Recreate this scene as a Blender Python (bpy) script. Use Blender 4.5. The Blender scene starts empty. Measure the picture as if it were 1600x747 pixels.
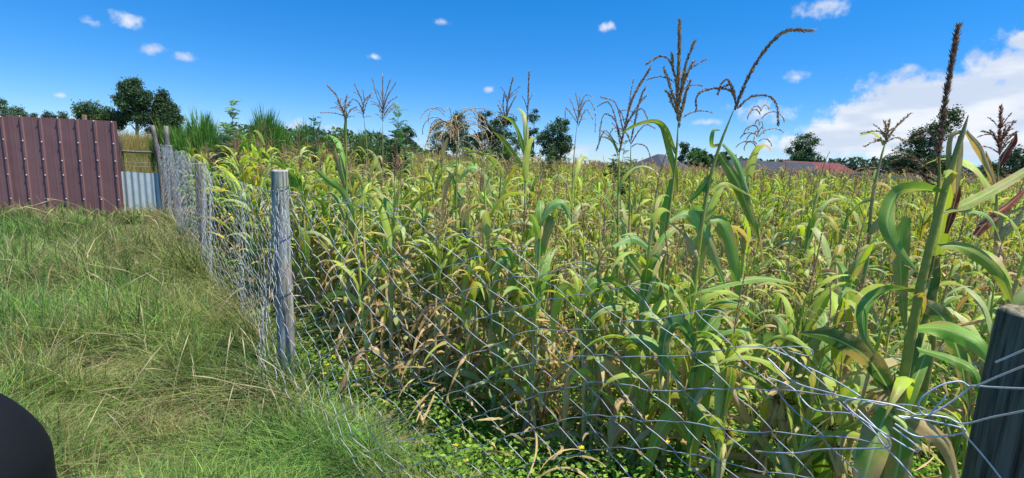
import bpy, math
import numpy as np
from mathutils import Matrix, Vector
R_ = math.radians
PI = math.pi
C = bpy.context.scene.collection
sc = bpy.context.scene

# ------------------------------------------------------------------ camera
EYE = 1.6
FPX = 757.0
PITCH, ROLL = 9.2, 2.2
cam = bpy.data.cameras.new('camera')
camo = bpy.data.objects.new('camera', cam); C.objects.link(camo)
cam.sensor_width = 36; cam.lens = FPX / 1600 * 36
cam.clip_start = 0.02; cam.clip_end = 5000
MR = Matrix.Rotation(R_(90 - PITCH), 4, 'X') @ Matrix.Rotation(R_(ROLL), 4, 'Z')
camo.matrix_world = Matrix.Translation((0, 0, EYE)) @ MR
sc.camera = camo
RM = np.array(MR.to_3x3())

def ray(px, py):
    return RM @ np.array([(px - 800) / FPX, -(py - 373.5) / FPX, -1.0])
def at(px, py, Y):
    d = ray(px, py); return np.array([0, 0, EYE]) + d * (Y / d[1])
def atv(arr):                                   # rows of (px, py, depth)
    return np.array([at(*a) for a in arr])
def topx(P):                                    # world -> pixel
    q = (np.atleast_2d(P) - np.array([0, 0, EYE])) @ RM
    z = -q[:, 2]
    return 800 + FPX * q[:, 0] / np.where(z > 1e-3, z, 1e-3), 373.5 - FPX * q[:, 1] / np.where(z > 1e-3, z, 1e-3), z

# ------------------------------------------------------------------ sky, sun, exposure
SUN_DIR = np.array([0.98, -0.20, 0.0]); SUN_DIR /= np.linalg.norm(SUN_DIR)
SUN_EL = R_(68)
SD = Vector((SUN_DIR[0] * math.cos(SUN_EL), SUN_DIR[1] * math.cos(SUN_EL), math.sin(SUN_EL)))
sun = bpy.data.lights.new('sun', 'SUN'); sun.energy = 5.0; sun.angle = R_(0.53); sun.color = (1, 0.93, 0.80)
suno = bpy.data.objects.new('sun', sun); C.objects.link(suno)
suno.rotation_euler = SD.to_track_quat('Z', 'Y').to_euler()
sc.view_settings.view_transform = 'Standard'
sc.view_settings.look = 'None'
sc.view_settings.gamma = 1
sc.view_settings.exposure = 0.6
sc.cycles.max_bounces = 6; sc.cycles.diffuse_bounces = 3; sc.cycles.transmission_bounces = 4
sc.cycles.transparent_max_bounces = 6
sc.cycles.use_denoising = True

w = bpy.data.worlds.new('World'); sc.world = w; w.use_nodes = True
nt = w.node_tree; nt.nodes.clear()
def N(t, tree=None, **k):
    n = (tree or nt).nodes.new(t)
    for a, b in k.items(): setattr(n, a, b)
    return n
def L(a, b, tree=None): (tree or nt).links.new(a, b)
def M(op, a, b=None, c=None, clamp=False, tree=None):
    n = N('ShaderNodeMath', tree, operation=op); n.use_clamp = clamp
    for i, v in enumerate((a, b, c)):
        if v is None: continue
        if isinstance(v, (int, float)): n.inputs[i].default_value = v
        else: L(v, n.inputs[i], tree)
    return n.outputs[0]
sky = N('ShaderNodeTexSky', sky_type='NISHITA', sun_disc=False)
sky.sun_elevation = SUN_EL
sky.sun_rotation = math.atan2(SD.x, SD.y)
sky.altitude = 2500; sky.air_density = 1.0; sky.dust_density = 0.6; sky.ozone_density = 1.6
hs = N('ShaderNodeHueSaturation'); hs.inputs['Saturation'].default_value = 1.35; hs.inputs['Value'].default_value = 1.55
hs.inputs['Hue'].default_value = 0.497
L(sky.outputs[0], hs.inputs['Color'])
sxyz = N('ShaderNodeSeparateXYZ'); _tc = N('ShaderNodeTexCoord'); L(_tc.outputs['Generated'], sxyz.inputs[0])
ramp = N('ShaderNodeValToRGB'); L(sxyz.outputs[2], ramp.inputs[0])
el = ramp.color_ramp.elements; el[0].position = .03; el[0].color = (.27, .33, .455, 1); el[1].position = .9; el[1].color = (1.05, 1.15, 1.1, 1)  # upper end brightens the sky above the view, added as fill light
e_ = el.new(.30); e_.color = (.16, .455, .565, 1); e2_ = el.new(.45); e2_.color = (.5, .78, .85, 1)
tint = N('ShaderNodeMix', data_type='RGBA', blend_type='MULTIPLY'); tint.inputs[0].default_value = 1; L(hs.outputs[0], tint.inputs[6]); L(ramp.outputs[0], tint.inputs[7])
tc = N('ShaderNodeTexCoord')
GEN = tc.outputs['Generated']
def blob(px, py, rx, ry):
    c = ray(px, py); k = np.linalg.norm(c); c = c / k
    # a patch of sky seen in direction c, sized in radians
    right = np.cross(c, [0, 0, 1]); right /= np.linalg.norm(right)
    up = np.cross(right, c)
    kx = FPX * k / rx * 1.0; ky = FPX * k / ry
    d1 = N('ShaderNodeVectorMath', operation='DOT_PRODUCT'); L(GEN, d1.inputs[0]); d1.inputs[1].default_value = tuple(right * kx)
    d2 = N('ShaderNodeVectorMath', operation='DOT_PRODUCT'); L(GEN, d2.inputs[0]); d2.inputs[1].default_value = tuple(up * ky)
    d3 = N('ShaderNodeVectorMath', operation='DOT_PRODUCT'); L(GEN, d3.inputs[0]); d3.inputs[1].default_value = tuple(c)
    r2 = M('ADD', M('MULTIPLY', d1.outputs['Value'], d1.outputs['Value']), M('MULTIPLY', d2.outputs['Value'], d2.outputs['Value']))
    m = M('SUBTRACT', 1.0, M('SQRT', r2))
    return M('SUBTRACT', m, M('MULTIPLY', M('LESS_THAN', d3.outputs['Value'], 0.2), 50.0))
blobs_big = [(1590, 105, 95, 50), (1520, 150, 150, 60), (1430, 185, 150, 40), (1350, 212, 130, 28), (1640, 170, 190, 90), (1500, 225, 230, 40), (1700, 80, 160, 60), (1604, 66, 34, 24), (1290, 225, 130, 22)]
blobs_small = [(200, 33, 30, 20), (140, 34, 24, 11), (237, 77, 30, 14), (290, 90, 26, 11), (94, 149, 14, 7), (120, 186, 60, 12), (455, 196, 50, 16), (690, 34, 22, 9), (585, 88, 16, 8), (947, 43, 22, 11), (764, 139, 14, 8), (1290, 8, 52, 24), (1246, 121, 28, 16), (1185, 176, 70, 24), (1110, 190, 40, 10), (520, 200, 40, 8), (890, 235, 60, 16)]
def mx(lst):
    o = None
    for b in lst:
        v = blob(*b); o = v if o is None else M('MAXIMUM', o, v)
    return o
nz = N('ShaderNodeTexNoise'); nz.inputs['Scale'].default_value = 9; nz.inputs['Detail'].default_value = 9; nz.inputs['Roughness'].default_value = 0.62
L(GEN, nz.inputs['Vector'])
nz2 = N('ShaderNodeTexNoise'); nz2.inputs['Scale'].default_value = 38; nz2.inputs['Detail'].default_value = 6; nz2.inputs['Roughness'].default_value = 0.6
L(GEN, nz2.inputs['Vector'])
def mr(x, a, b, c=0., d=1.):
    n = N('ShaderNodeMapRange', interpolation_type='SMOOTHSTEP'); L(x, n.inputs[0])
    for i, v in enumerate((a, b, c, d)): n.inputs[i + 1].default_value = v
    return n.outputs[0]
big = M('ADD', mx(blobs_big), M('MULTIPLY', M('SUBTRACT', nz.outputs[0], 0.53), 2.3))
big = M('ADD', big, M('MULTIPLY', M('SUBTRACT', nz2.outputs[0], 0.5), 1.2))
small = M('ADD', mx([(a, b, c * .85, d * .85) for a, b, c, d in blobs_small]), M('MULTIPLY', M('SUBTRACT', nz2.outputs[0], 0.5), 2.6))
ab = M('MULTIPLY', mr(big, -0.05, 0.5), 0.95)
asm = M('MULTIPLY', mr(small, 0.1, 1.25), 0.85)
alpha = M('MAXIMUM', ab, asm)
nz3 = N('ShaderNodeTexNoise'); nz3.inputs['Scale'].default_value = 7; nz3.inputs['Detail'].default_value = 5
mp = N('ShaderNodeMapping'); mp.inputs['Scale'].default_value = (1, 1, 3.5); L(GEN, mp.inputs[0]); L(mp.outputs[0], nz3.inputs['Vector'])
ccol = N('ShaderNodeMix', data_type='RGBA'); L(mr(nz3.outputs[0], 0.42, 0.62), ccol.inputs[0])
ccol.inputs[6].default_value = (3.0, 3.4, 4.1, 1); ccol.inputs[7].default_value = (4.25, 4.4, 4.65, 1)
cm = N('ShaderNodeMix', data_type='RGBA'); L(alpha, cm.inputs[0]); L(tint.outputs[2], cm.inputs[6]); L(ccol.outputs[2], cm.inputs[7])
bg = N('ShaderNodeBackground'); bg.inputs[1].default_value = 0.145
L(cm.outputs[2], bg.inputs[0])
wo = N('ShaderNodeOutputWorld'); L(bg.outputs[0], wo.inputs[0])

# ------------------------------------------------------------------ geometry helpers
class Geo:
    def __init__(s): s.V = []; s.F = []; s.Cc = []; s.U = []; s.n = 0
    def grid(s, P, col, uv=None, close=False):
        """P (N,K,c,3); col broadcastable to (N,K,c,3)"""
        P = np.asarray(P, float); n, k, c, _ = P.shape
        idx = np.arange(n * k * c).reshape(n, k, c) + s.n
        if close: nx = np.roll(idx, -1, 2); a = idx[:, :-1]; b = nx[:, :-1]; d = nx[:, 1:]; e = idx[:, 1:]
        else: a = idx[:, :-1, :-1]; b = idx[:, :-1, 1:]; d = idx[:, 1:, 1:]; e = idx[:, 1:, :-1]
        s.F.append(np.stack([a, b, d, e], -1).reshape(-1, 4))
        s.V.append(P.reshape(-1, 3)); s.Cc.append(np.broadcast_to(col, P.shape).reshape(-1, 3))
        if uv is None: uv = np.zeros(P.shape[:3] + (2,))
        s.U.append(np.broadcast_to(uv, P.shape[:3] + (2,)).reshape(-1, 2)); s.n += n * k * c
    def raw(s, V, F, col):
        V = np.asarray(V, float); s.V.append(V); s.F.append(np.asarray(F) + s.n)
        s.Cc.append(np.broadcast_to(col, V.shape)); s.U.append(np.zeros((len(V), 2))); s.n += len(V)
    def cat(s):
        s.V = [np.concatenate(s.V)]; s.F = [np.concatenate(s.F)]; s.Cc = [np.concatenate(s.Cc)]; s.U = [np.concatenate(s.U)]
        return s
    def add(s, g, pos=(0, 0, 0), rz=0, sc_=1.0, tint=None):
        if not g.n: return
        g.cat(); c_, n_ = math.cos(rz), math.sin(rz)
        V = g.V[0] * sc_; V = np.stack([V[:, 0] * c_ - V[:, 1] * n_, V[:, 0] * n_ + V[:, 1] * c_, V[:, 2]], 1) + np.asarray(pos)
        s.V.append(V); s.F.append(g.F[0] + s.n); s.Cc.append(g.Cc[0] if tint is None else np.clip(g.Cc[0] * tint, 0, 1)); s.U.append(g.U[0]); s.n += g.n
    def build(s, name, mat, parent=None, smooth=True, origin=None):
        s.cat(); V = s.V[0]
        if origin is not None: V = V - np.asarray(origin)
        F = s.F[0]; me = bpy.data.meshes.new(name)
        me.vertices.add(len(V)); me.vertices.foreach_set('co', V.astype(np.float32).ravel())
        me.loops.add(F.size); me.loops.foreach_set('vertex_index', F.astype(np.int32).ravel())
        me.polygons.add(len(F)); me.polygons.foreach_set('loop_start', np.arange(0, F.size, 4, dtype=np.int32))
        me.update(calc_edges=True)
        me.polygons.foreach_set('use_smooth', np.full(len(F), smooth, bool))
        a = me.attributes.new('Col', 'FLOAT_COLOR', 'POINT')
        a.data.foreach_set('color', np.concatenate([s.Cc[0], np.ones((len(V), 1))], 1).astype(np.float32).ravel())
        b = me.attributes.new('uvv', 'FLOAT_VECTOR', 'POINT')
        b.data.foreach_set('vector', np.concatenate([s.U[0], np.zeros((len(V), 1))], 1).astype(np.float32).ravel())
        me.materials.append(mat)
        o = bpy.data.objects.new(name, me); C.objects.link(o)
        if parent is not None: o.parent = parent
        return o

def nrm(v): return v / np.maximum(np.linalg.norm(v, axis=-1, keepdims=True), 1e-9)
def tubes(g, P, r, col, S=5, ref=None):
    """P (N,K,3), r (N,K) radii"""
    P = np.asarray(P, float); T = np.gradient(P, axis=1); T = nrm(T)
    rf = np.zeros_like(T); rf[..., 0] = 0.31; rf[..., 1] = 0.95; rf[..., 2] = 0.05
    if ref is not None: rf[...] = ref
    A = nrm(np.cross(T, rf)); B = np.cross(T, A)
    a = np.arange(S) / S * 2 * PI
    Q = P[:, :, None] + (A[:, :, None] * np.cos(a)[None, None, :, None] + B[:, :, None] * np.sin(a)[None, None, :, None]) * np.asarray(r)[:, :, None, None]
    col = np.asarray(col, float)
    if col.ndim == 2: col = col[:, None, None]
    elif col.ndim == 3: col = col[:, :, None]
    g.grid(Q, col, close=True)
def tube1(g, pts, r, col, S=6, caps=False):
    P = np.asarray(pts, float)[None]; r = np.broadcast_to(r, P.shape[1:2])[None]
    if caps:
        P = np.concatenate([P[:, :1], P, P[:, -1:]], 1); P[:, 0] -= nrm(P[:, 2] - P[:, 1]) * 1e-4; P[:, -1] += nrm(P[:, -2] - P[:, -3]) * 1e-4
        r = np.concatenate([r[:, :1] * .01, r, r[:, -1:] * .01], 1)
    tubes(g, P, r, np.asarray(col, float), S)
def cr(pts, n):                                  # Catmull-Rom through pts, n samples
    p = np.asarray(pts, float)
    if len(p) == 2: return p[0] + (p[1] - p[0]) * np.linspace(0, 1, n)[:, None]
    q = np.vstack([2 * p[0] - p[1], p, 2 * p[-1] - p[-2]])
    t = np.linspace(0, len(p) - 1 - 1e-9, n); i = t.astype(int); f = (t - i)[:, None]
    a, b, c, d = q[i], q[i + 1], q[i + 2], q[i + 3]
    return 0.5 * ((2 * b) + (c - a) * f + (2 * a - 5 * b + 4 * c - d) * f ** 2 + (3 * b - a - 3 * c + d) * f ** 3)
def box(g, lo, hi, col, rz=0, piv=None):
    x0, y0, z0 = lo; x1, y1, z1 = hi
    V = np.array([[x0, y0, z0], [x1, y0, z0], [x1, y1, z0], [x0, y1, z0], [x0, y0, z1], [x1, y0, z1], [x1, y1, z1], [x0, y1, z1]], float)
    if rz:
        p = np.array(piv if piv is not None else (0, 0, 0), float); q = V - p; c_, s_ = math.cos(rz), math.sin(rz)
        V = np.stack([q[:, 0] * c_ - q[:, 1] * s_, q[:, 0] * s_ + q[:, 1] * c_, q[:, 2]], 1) + p
    g.raw(V, [[0, 3, 2, 1], [4, 5, 6, 7], [0, 1, 5, 4], [1, 2, 6, 5], [2, 3, 7, 6], [3, 0, 4, 7]], col)
def ss(a, b, x): t = np.clip((x - a) / (b - a), 0, 1); return t * t * (3 - 2 * t)
_nr = np.random.default_rng(5)
_K = [(_nr.normal(0, 1, 2), _nr.uniform(0, 6.28)) for _ in range(24)]
def noise2(x, y, f=1.0):                         # smooth pseudo noise about -1..1
    s = 0
    for i, (k, p) in enumerate(_K):
        s = s + np.sin((k[0] * x + k[1] * y) * f * (0.6 + 0.12 * i) + p)
    return s / 5.0

def ground_z(x, y):
    x = np.asarray(x, float); y = np.asarray(y, float)
    z = 0.03 * noise2(x, y, 0.6) * ss(0, 3, y)
    z = z - 1.6 * ss(42, 62, y) * ss(-12, 4, x)              # the land drops away to the right beyond the field
    z = z + 2.0 * ss(13, 34, y) * (1 - ss(-22, -9, x + 0 * y))  # and rises to the left pasture
    return z

# ------------------------------------------------------------------ tags
def tag(o, label=None, cat=None, group=None, kind=None):
    for k, v in (('label', label), ('category', cat), ('group', group), ('kind', kind)):
        if v: o[k] = v
    return o
def thing(name, label, cat, loc=(0, 0, 0), group=None):
    o = bpy.data.objects.new(name, None); C.objects.link(o); o.location = tuple(float(a) for a in loc); o.empty_display_size = 0.1
    return tag(o, label, cat, group)

# ------------------------------------------------------------------ materials
def mat_attr(name, rough=0.6, trans=0.0, noise=0.25, nscale=30, spec=0.3, leaf=False, bump=0.0, tcol=(1.5, 1.45, .7, 1)):
    m = bpy.data.materials.new(name); m.use_nodes = True; t = m.node_tree; t.nodes.clear()
    at_ = N('ShaderNodeAttribute', t, attribute_name='Col')
    tcn = N('ShaderNodeTexCoord', t)
    nzn = N('ShaderNodeTexNoise', t); nzn.inputs['Scale'].default_value = nscale; nzn.inputs['Detail'].default_value = 3
    L(tcn.outputs['Object'], nzn.inputs['Vector'], t)
    f = M('ADD', M('MULTIPLY', nzn.outputs[0], 2 * noise, tree=t), 1 - noise, tree=t)
    col = N('ShaderNodeMix', t, data_type='RGBA', blend_type='MULTIPLY'); col.inputs[0].default_value = 1
    L(at_.outputs['Color'], col.inputs[6], t)
    cb = N('ShaderNodeCombineColor', t)
    for i in range(3): L(f, cb.inputs[i], t)
    L(cb.outputs[0], col.inputs[7], t); cout = col.outputs[2]
    bs = N('ShaderNodeBsdfPrincipled', t); bs.inputs['Roughness'].default_value = rough; bs.inputs['Specular IOR Level'].default_value = spec
    if leaf:
        ua = N('ShaderNodeAttribute', t, attribute_name='uvv'); sx = N('ShaderNodeSeparateXYZ', t); L(ua.outputs['Vector'], sx.inputs[0], t)
        ax = M('ABSOLUTE', sx.outputs[0], tree=t)
        rib = N('ShaderNodeMapRange', t); L(ax, rib.inputs[0], t); rib.inputs[1].default_value = 0.05; rib.inputs[2].default_value = 0.13; rib.inputs[3].default_value = 0.75; rib.inputs[4].default_value = 0
        mpn = N('ShaderNodeMapping', t); mpn.inputs['Scale'].default_value = (9, 1.2, 1); L(ua.outputs['Vector'], mpn.inputs[0], t)
        st = N('ShaderNodeTexNoise', t); st.inputs['Scale'].default_value = 3.0; st.inputs['Detail'].default_value = 2; L(mpn.outputs[0], st.inputs['Vector'], t)
        sf = M('ADD', M('MULTIPLY', st.outputs[0], 0.5, tree=t), 0.75, tree=t)
        c2 = N('ShaderNodeMix', t, data_type='RGBA', blend_type='MULTIPLY'); c2.inputs[0].default_value = 1; L(cout, c2.inputs[6], t)
        cb2 = N('ShaderNodeCombineColor', t); [L(sf, cb2.inputs[i], t) for i in range(3)]; L(cb2.outputs[0], c2.inputs[7], t)
        # dry blotches of their own shape
        n3 = N('ShaderNodeTexNoise', t); n3.inputs['Scale'].default_value = 7; n3.inputs['Detail'].default_value = 5; n3.inputs['Roughness'].default_value = .65; L(tcn.outputs['Object'], n3.inputs['Vector'], t)
        bl = N('ShaderNodeMapRange', t); L(M('ADD', n3.outputs[0], M('MULTIPLY', ax, 0.14, tree=t), tree=t), bl.inputs[0], t); bl.inputs[1].default_value = .59; bl.inputs[2].default_value = .68; bl.inputs[4].default_value = .8
        c4 = N('ShaderNodeMix', t, data_type='RGBA'); L(bl.outputs[0], c4.inputs[0], t); L(c2.outputs[2], c4.inputs[6], t); c4.inputs[7].default_value = (.42, .30, .13, 1)
        c3 = N('ShaderNodeMix', t, data_type='RGBA'); L(rib.outputs[0], c3.inputs[0], t); L(c4.outputs[2], c3.inputs[6], t); c3.inputs[7].default_value = (.42, .50, .24, 1)
        cout = c3.outputs[2]
        bmp = N('ShaderNodeBump', t); bmp.inputs['Strength'].default_value = .35; bmp.inputs['Distance'].default_value = .004; L(st.outputs[0], bmp.inputs['Height'], t); L(bmp.outputs[0], bs.inputs['Normal'], t)
    elif bump:
        bmp = N('ShaderNodeBump', t); bmp.inputs['Strength'].default_value = bump; bmp.inputs['Distance'].default_value = .01; L(nzn.outputs[0], bmp.inputs['Height'], t); L(bmp.outputs[0], bs.inputs['Normal'], t)
    L(cout, bs.inputs['Base Color'], t)
    o = N('ShaderNodeOutputMaterial', t)
    if trans:
        tr = N('ShaderNodeBsdfTranslucent', t); tcx = N('ShaderNodeMix', t, data_type='RGBA', blend_type='MULTIPLY'); tcx.inputs[0].default_value = 1
        L(cout, tcx.inputs[6], t); tcx.inputs[7].default_value = tcol; L(tcx.outputs[2], tr.inputs[0], t)
        ms = N('ShaderNodeMixShader', t); ms.inputs[0].default_value = trans; L(bs.outputs[0], ms.inputs[1], t); L(tr.outputs[0], ms.inputs[2], t); L(ms.outputs[0], o.inputs[0], t)
    else: L(bs.outputs[0], o.inputs[0], t)
    return m
M_LEAF = mat_attr('maize_leaf', .42, .34, .3, 14, .35, leaf=True)
M_LEAFF = mat_attr('maize_leaf_far', .6, .36, .2, 6, .12)
M_STALK = mat_attr('maize_stalk', .5, 0, .3, 40, .35, bump=.2)
M_TASSEL = mat_attr('tassel', .8, .15, .35, 160, .15)
M_GRASS = mat_attr('grass', .7, .32, .2, 9, .1, tcol=(1.15, 1.3, .85, 1))
M_FOL = mat_attr('foliage', .6, .2, .3, 2.5, .25)
M_BARK = mat_attr('bark', .9, 0, .4, 8, .1, bump=.5)
M_WIRE = mat_attr('wire', .5, 0, .25, 60, .5)
M_WIRE.node_tree.nodes['Principled BSDF'].inputs['Metallic'].default_value = .25
M_PAINTM = mat_attr('painted_sheet', .6, 0, .25, 2.2, .15, bump=.3)
M_ZINC = mat_attr('zinc_sheet', .5, 0, .15, 9, .4)
M_ZINC.node_tree.nodes['Principled BSDF'].inputs['Metallic'].default_value = .3
M_WALL = mat_attr('wall_render', .9, 0, .2, 3, .1)
M_BLACK = mat_attr('black_plastic', .75, 0, .15, 50, .2, bump=.1)
M_SMALL = mat_attr('petal', .6, .2, .1, 20, .2)

def wood_mat():
    m = bpy.data.materials.new('weathered_wood'); m.use_nodes = True; t = m.node_tree; bs = t.nodes['Principled BSDF']
    a = N('ShaderNodeAttribute', t, attribute_name='Col'); tcn = N('ShaderNodeTexCoord', t)
    mpn = N('ShaderNodeMapping', t); mpn.inputs['Scale'].default_value = (60, 60, 3); L(tcn.outputs['Object'], mpn.inputs[0], t)
    n1 = N('ShaderNodeTexNoise', t); n1.inputs['Scale'].default_value = 1; n1.inputs['Detail'].default_value = 6; n1.inputs['Roughness'].default_value = .7; L(mpn.outputs[0], n1.inputs['Vector'], t)
    n2 = N('ShaderNodeTexNoise', t); n2.inputs['Scale'].default_value = 6; n2.inputs['Detail'].default_value = 4; L(tcn.outputs['Object'], n2.inputs['Vector'], t)
    cr1 = N('ShaderNodeValToRGB', t); cr1.color_ramp.elements[0].position = .36; cr1.color_ramp.elements[0].color = (.22, .2, .18, 1); cr1.color_ramp.elements[1].position = .6; cr1.color_ramp.elements[1].color = (1.1, 1.08, 1.05, 1)
    L(n1.outputs[0], cr1.inputs[0], t)
    mm = N('ShaderNodeMix', t, data_type='RGBA', blend_type='MULTIPLY'); mm.inputs[0].default_value = 1; L(a.outputs['Color'], mm.inputs[6], t); L(cr1.outputs[0], mm.inputs[7], t)
    m2 = N('ShaderNodeMix', t, data_type='RGBA', blend_type='MULTIPLY'); m2.inputs[0].default_value = .5; L(mm.outputs[2], m2.inputs[6], t); L(n2.outputs[1], m2.inputs[7], t)
    L(m2.outputs[2], bs.inputs['Base Color'], t); bs.inputs['Roughness'].default_value = .9; bs.inputs['Specular IOR Level'].default_value = .15
    b = N('ShaderNodeBump', t); b.inputs['Strength'].default_value = .8; b.inputs['Distance'].default_value = .006; L(n1.outputs[0], b.inputs['Height'], t); L(b.outputs[0], bs.inputs['Normal'], t)
    return m
M_WOOD = wood_mat()
def ground_mat():
    m = bpy.data.materials.new('ground_soil'); m.use_nodes = True; t = m.node_tree; bs = t.nodes['Principled BSDF']
    a = N('ShaderNodeAttribute', t, attribute_name='Col'); tcn = N('ShaderNodeTexCoord', t)
    n1 = N('ShaderNodeTexNoise', t); n1.inputs['Scale'].default_value = 3; n1.inputs['Detail'].default_value = 10; n1.inputs['Roughness'].default_value = .7; L(tcn.outputs['Object'], n1.inputs['Vector'], t)
    cr1 = N('ShaderNodeValToRGB', t); cr1.color_ramp.elements[0].position = .3; cr1.color_ramp.elements[0].color = (.45, .45, .4, 1); cr1.color_ramp.elements[1].position = .7; cr1.color_ramp.elements[1].color = (1.4, 1.35, 1.2, 1); L(n1.outputs[0], cr1.inputs[0], t)
    mm = N('ShaderNodeMix', t, data_type='RGBA', blend_type='MULTIPLY'); mm.inputs[0].default_value = 1; L(a.outputs['Color'], mm.inputs[6], t); L(cr1.outputs[0], mm.inputs[7], t)
    L(mm.outputs[2], bs.inputs['Base Color'], t); bs.inputs['Roughness'].default_value = .95
    b = N('ShaderNodeBump', t); b.inputs['Strength'].default_value = .7; b.inputs['Distance'].default_value = .05; L(n1.outputs[0], b.inputs['Height'], t); L(b.outputs[0], bs.inputs['Normal'], t)
    return m
M_GROUND = ground_mat()

# ------------------------------------------------------------------ fence line
FR2 = np.array([3.1, -0.6]); FR = np.array([1.13, 1.10]); FA = np.array([-1.53, 3.17]); FM = np.array([-4.86, 7.4]); FF = np.array([-8.25, 11.6])
FPTS = np.array([FR2, FR, [-.56, 2.2], FA, FM, FF])
FS = np.concatenate([[0], np.cumsum(np.linalg.norm(np.diff(FPTS, axis=0), axis=1))])
def fence_xy(s):
    return np.stack([np.interp(s, FS, FPTS[:, 0]), np.interp(s, FS, FPTS[:, 1])], -1)
def fside(x, y):
    """signed distance to the fence line, positive on the maize side"""
    x = np.asarray(x, float); y = np.asarray(y, float); P = np.stack([x, y], -1)
    best = np.full(x.shape, 1e9); sg = np.zeros(x.shape)
    pts = np.vstack([FPTS, FF + (FF - FM) * 12])
    for i in range(len(pts) - 1):
        a, b = pts[i], pts[i + 1]; d = b - a; l = d @ d
        t = np.clip(((P - a) @ d) / l, 0, 1); q = a + t[..., None] * d; dist = np.linalg.norm(P - q, axis=-1)
        cr_ = (P[..., 0] - a[0]) * (-d[1]) + (P[..., 1] - a[1]) * d[0]     # sign of side
        m = dist < best; best = np.where(m, dist, best); sg = np.where(m, -np.sign(cr_), sg)
    return best * sg

# ------------------------------------------------------------------ ground sheet
def build_ground():
    xs = np.concatenate([-np.geomspace(3000, 14, 26), np.linspace(-13, 13, 53), np.geomspace(14, 3000, 26)])
    ys = np.concatenate([-np.geomspace(400, 4, 8), np.linspace(-3, 66, 140), np.geomspace(68, 4000, 24)])
    X, Y = np.meshgrid(xs, ys); Z = ground_z(X, Y)
    P = np.stack([X, Y, Z], -1)[None]
    fs = fside(X, Y); k = ss(-.2, .3, fs)[..., None]
    field = np.array([.17, .135, .08]); verge = np.array([.085, .095, .035]); far = np.array([.16, .15, .06])
    col = verge * (1 - k) + field * k; kf = ss(20, 45, Y)[..., None]; col = col * (1 - kf) + far * kf
    g = Geo(); g.grid(P, col[None]); o = g.build('ground', M_GROUND); tag(o, kind='structure')
build_ground()

# ------------------------------------------------------------------ far buildings
def building(name, label, cat, c, yaw, Lx, Ly, hw, rise, roofcol, wallcol, over=.35, ridge_x=True, door=None, hip=0.0):
    """gabled shed: c = centre on the ground; ridge runs along local x"""
    t = thing(name, label, cat, c); ax = np.array([math.cos(yaw), math.sin(yaw), 0]); ay = np.array([-math.sin(yaw), math.cos(yaw), 0]); az = np.array([0, 0, 1.])
    def W(p): p = np.asarray(p, float); return p[..., :1] * ax + p[..., 1:2] * ay + p[..., 2:3] * az
    g = Geo(); x, y = Lx / 2, Ly / 2; gx = x * (1 - hip)
    V = W([[-x, -y, -.5], [x, -y, -.5], [x, y, -.5], [-x, y, -.5], [-x, -y, hw], [x, -y, hw], [x, y, hw], [-x, y, hw], [-gx, 0, hw + rise * .97], [gx, 0, hw + rise * .97]])
    g.raw(V, [[0, 1, 5, 4], [1, 2, 6, 5], [2, 3, 7, 6], [3, 0, 4, 7], [4, 5, 9, 8], [6, 7, 8, 9], [5, 6, 9, 9], [7, 4, 8, 8]][:6], wallcol)
    if hip == 0: g.raw(W([[-x, -y, hw], [-x, 0, hw], [-x, y, hw], [-x, 0, hw + rise * .97], [x, -y, hw], [x, 0, hw], [x, y, hw], [x, 0, hw + rise * .97]]), [[0, 3, 2, 1], [4, 5, 6, 7]], wallcol)
    g.build('wall', M_WALL, t, smooth=False)
    r = Geo(); n = int(Lx / .25)
    for s in (-1, 1):                          # corrugated slopes
        u = np.linspace(-1, 1, n * 2 + 1); zz = .014 * (np.arange(n * 2 + 1) % 2)
        top = np.stack([u * (gx + over), 0 * u, hw + rise + zz], -1); bot = np.stack([u * (x + over), s * (y + over) + 0 * u, hw - rise * over / y + zz], -1)
        r.grid(W(np.stack([top, bot], 0))[None], roofcol); r.grid(W(np.stack([top, bot], 0) - [0, 0, .06])[None], np.asarray(roofcol) * .6)
    if hip:
        for s in (-1, 1): r.raw(W([[s * (gx + over), 0, hw + rise], [s * (x + over), -(y + over), hw - rise * over / y], [s * (x + over), y + over, hw - rise * over / y], [s * (x + over), 0, hw - rise * over / y]]), [[0, 1, 3, 2]], roofcol)
    r.build('roof', M_PAINTM, t, smooth=False)
    for (dx, w_, h0, h1) in (door or ()):
        d = Geo(); V = W([[dx - w_ / 2, -y - .03, h0], [dx + w_ / 2, -y - .03, h0], [dx + w_ / 2, -y - .03, h1], [dx - w_ / 2, -y - .03, h1], [dx - w_ / 2, -y + .02, h0], [dx + w_ / 2, -y + .02, h0], [dx + w_ / 2, -y + .02, h1], [dx - w_ / 2, -y + .02, h1]])
        d.raw(V, [[0, 1, 2, 3], [3, 2, 6, 7], [0, 3, 7, 4], [1, 5, 6, 2]], (.05, .04, .035)); d.build('door' if h0 < .2 else 'window', M_WALL, t, smooth=False)
    return t
def gz(x, y): return float(ground_z(x, y))
p = at(1300, 262, 56); building('farm_shed', 'long low grey walled shed with a faded red iron roof beyond the field', 'shed', (p[0] - 1.2, 58, gz(p[0], 58)), R_(24), 9.5, 6.5, 2.7, 1.5, (.15, .036, .032), (.16, .155, .16), door=[(2.2, 1.0, 0, 2.0), (-1.5, .8, 1.0, 1.7)])
p = at(1222, 262, 50); building('farm_shed', 'plain grey iron shed standing left of the red roofed one', 'shed', (p[0] - .3, 52, gz(p[0], 52)), R_(-14), 7.4, 5.2, 2.35, 1.0, (.05, .05, .055), (.10, .10, .105), door=[(1, .9, 0, 1.9)])
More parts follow.
